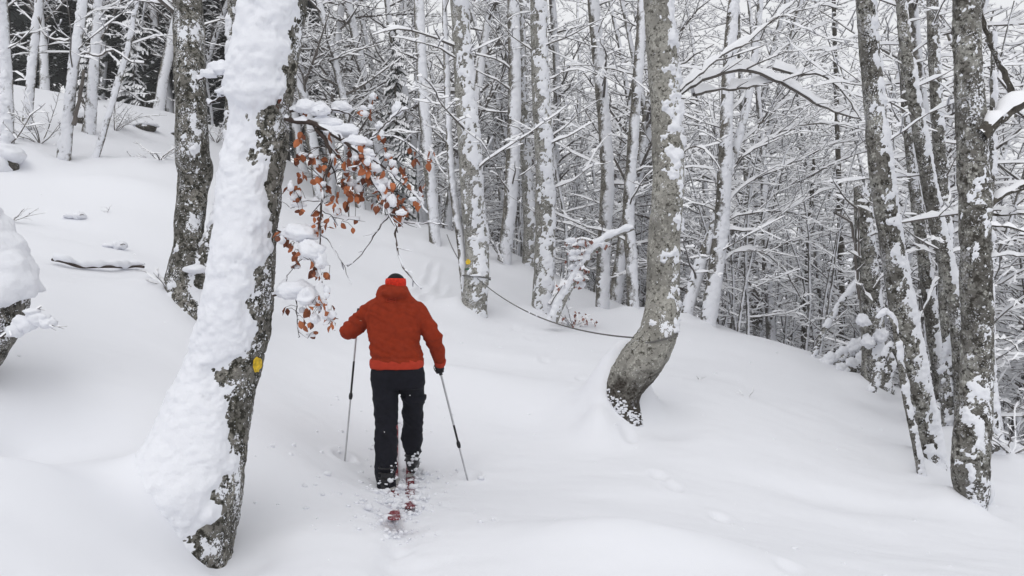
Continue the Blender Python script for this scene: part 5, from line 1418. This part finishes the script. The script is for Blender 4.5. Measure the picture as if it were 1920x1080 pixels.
stem_thing('young_tree', "short stout stem right behind the lichen-covered beech's foot", [(1866,872,34),(1862,840,30),(1857,790,27),(1852,720,25),(1850,640,22),(1852,540,18),(1856,420,14),(1860,250,10),(1862,60,7)], 9.0, 847, M_BARK_DARK, SN(bias=.25, T=.03, wind=(.8, -.5, .3)), None, 0, 'tree')
stem_thing('young_tree', "stubby snow-covered stem between the tilted and lichen-covered beeches", [(1790,810,44),(1785,770,38),(1778,730,32),(1782,690,30),(1796,640,26),(1806,600,20)], 9.8, 848, M_BARK_DARK, SN(bias=.2, T=.07, wind=(-.2, -.6, .7)), None, 0, 'tree')
# stump at the upper-left edge, root spur by the lichen beech
q = P(12, 318, 14.2); root = thing('tree_stump', q, "snow-capped stump at the upper slope's edge", 'stump')
build_trunk(root, q, [P(14, 345, 14.2), P(14, 325, 14.2), P(13, 305, 14.2), P(12, 296, 14.2)], [.26, .22, .19, .12], [0]*4, M_BARK_BARE, 861, 14.2)
v, f = join([blob_mesh(P(10, 290, 14.2), (.36, .35, .20), 862, 22, .2), blob_mesh(P(-18, 315, 14.0), (.34, .3, .28), 863, 22, .2)]); part('snow_cap', v, f, M_SNOW, root, q)
v, f = blob_mesh(P(1842, 922, 7.35), (.075, .12, .17), 870, 22, .25); part('root_snow', v, f, M_SNOW, ROOT['r_b'], org('r_b'))
for i, (px, py, d, rx, rz_, lab) in enumerate([(272, 243, 20, .28, .12, "dark half-buried stone on the upper slope"), (335, 256, 21, .2, .1, "small dark stone right of the larger half-buried one"), (150, 230, 21.5, .22, .2, "dark stone under snow behind the foremost beech's foot")]):
    x, y = at(px, py, d); z = gz2(x, y); root = thing('stone', (x, y, z), lab, 'stone'); v, f = blob_mesh((x, y, z+.02), (rx, rx*.8, rz_), 880+i, 18, .3); part('rock', v, f, M_BARK_BARE, root, (x, y, z))
    v, f = blob_mesh((x, y+.05, z+.10), (rx*1.25, rx, rz_), 885+i, 18, .2, flat=.3); part('snow_cap', v, f, M_SNOW, root, (x, y, z))

# thin winter air
m = bpy.data.materials.new("haze_air"); m.use_nodes = True; n_ = m.node_tree.nodes; n_.clear()
pv = n_.new("ShaderNodeVolumePrincipled"); pv.inputs['Color'].default_value = (.99, .992, .996, 1); pv.inputs['Density'].default_value = .0012; pv.inputs['Anisotropy'].default_value = .2
oo = n_.new("ShaderNodeOutputMaterial"); m.node_tree.links.new(pv.outputs[0], oo.inputs['Volume'])
zlo, zhi = float(GZ.min())-1.0, max(float(GZ.max()), 36.0)+1.0
x0, x1, y0, y1 = gx[0]-2, gx[-1]+2, gy[0]-2, gy[-1]+2
V = [(x0, y0, zlo), (x1, y0, zlo), (x1, y1, zlo), (x0, y1, zlo), (x0, y0, zhi), (x1, y0, zhi), (x1, y1, zhi), (x0, y1, zhi)]
tag(link('haze', make_mesh('haze', V, np.array([[3, 2, 1, 0], [4, 5, 6, 7], [0, 1, 5, 4], [1, 2, 6, 5], [2, 3, 7, 6], [3, 0, 4, 7]]), m, False)), "pale winter haze in the air", kind='stuff')

R = rs(515); CV = []
for i in range(170):
    if i < 70: x, y = R.uniform(-2.0, -.6), R.uniform(4.6, 8.5)
    else: x, y = R.uniform(-4, 5), R.uniform(4.5, 13)
    r = .006+.02*R.rand()**3; CV.append(clump((x, y, gz2(x, y)-r*.1), r, 900+i))
V, F = join(CV); tag(link('fallen_snow_crumbs', make_mesh('fallen_snow_crumbs', V, F, M_CLUMP)), "crumbs of snow dropped from the branches onto the slope", kind='stuff')

# a few flakes in the air
R = rs(999); FV = []
for i in range(260):
    d = R.uniform(2.5, 9); px, py = R.uniform(0, 1920), R.uniform(0, 1080); c = P(px, py, d)
    if c[2] < gz(c[0], c[1])+.1: continue
    FV.append((bvv*R.uniform(.0015, .0032)+c, bff))
V, F = join(FV); tag(link('falling_snow', make_mesh('falling_snow', V, F, M_TSNOW)), "fine snowflakes drifting in the air", kind='stuff')
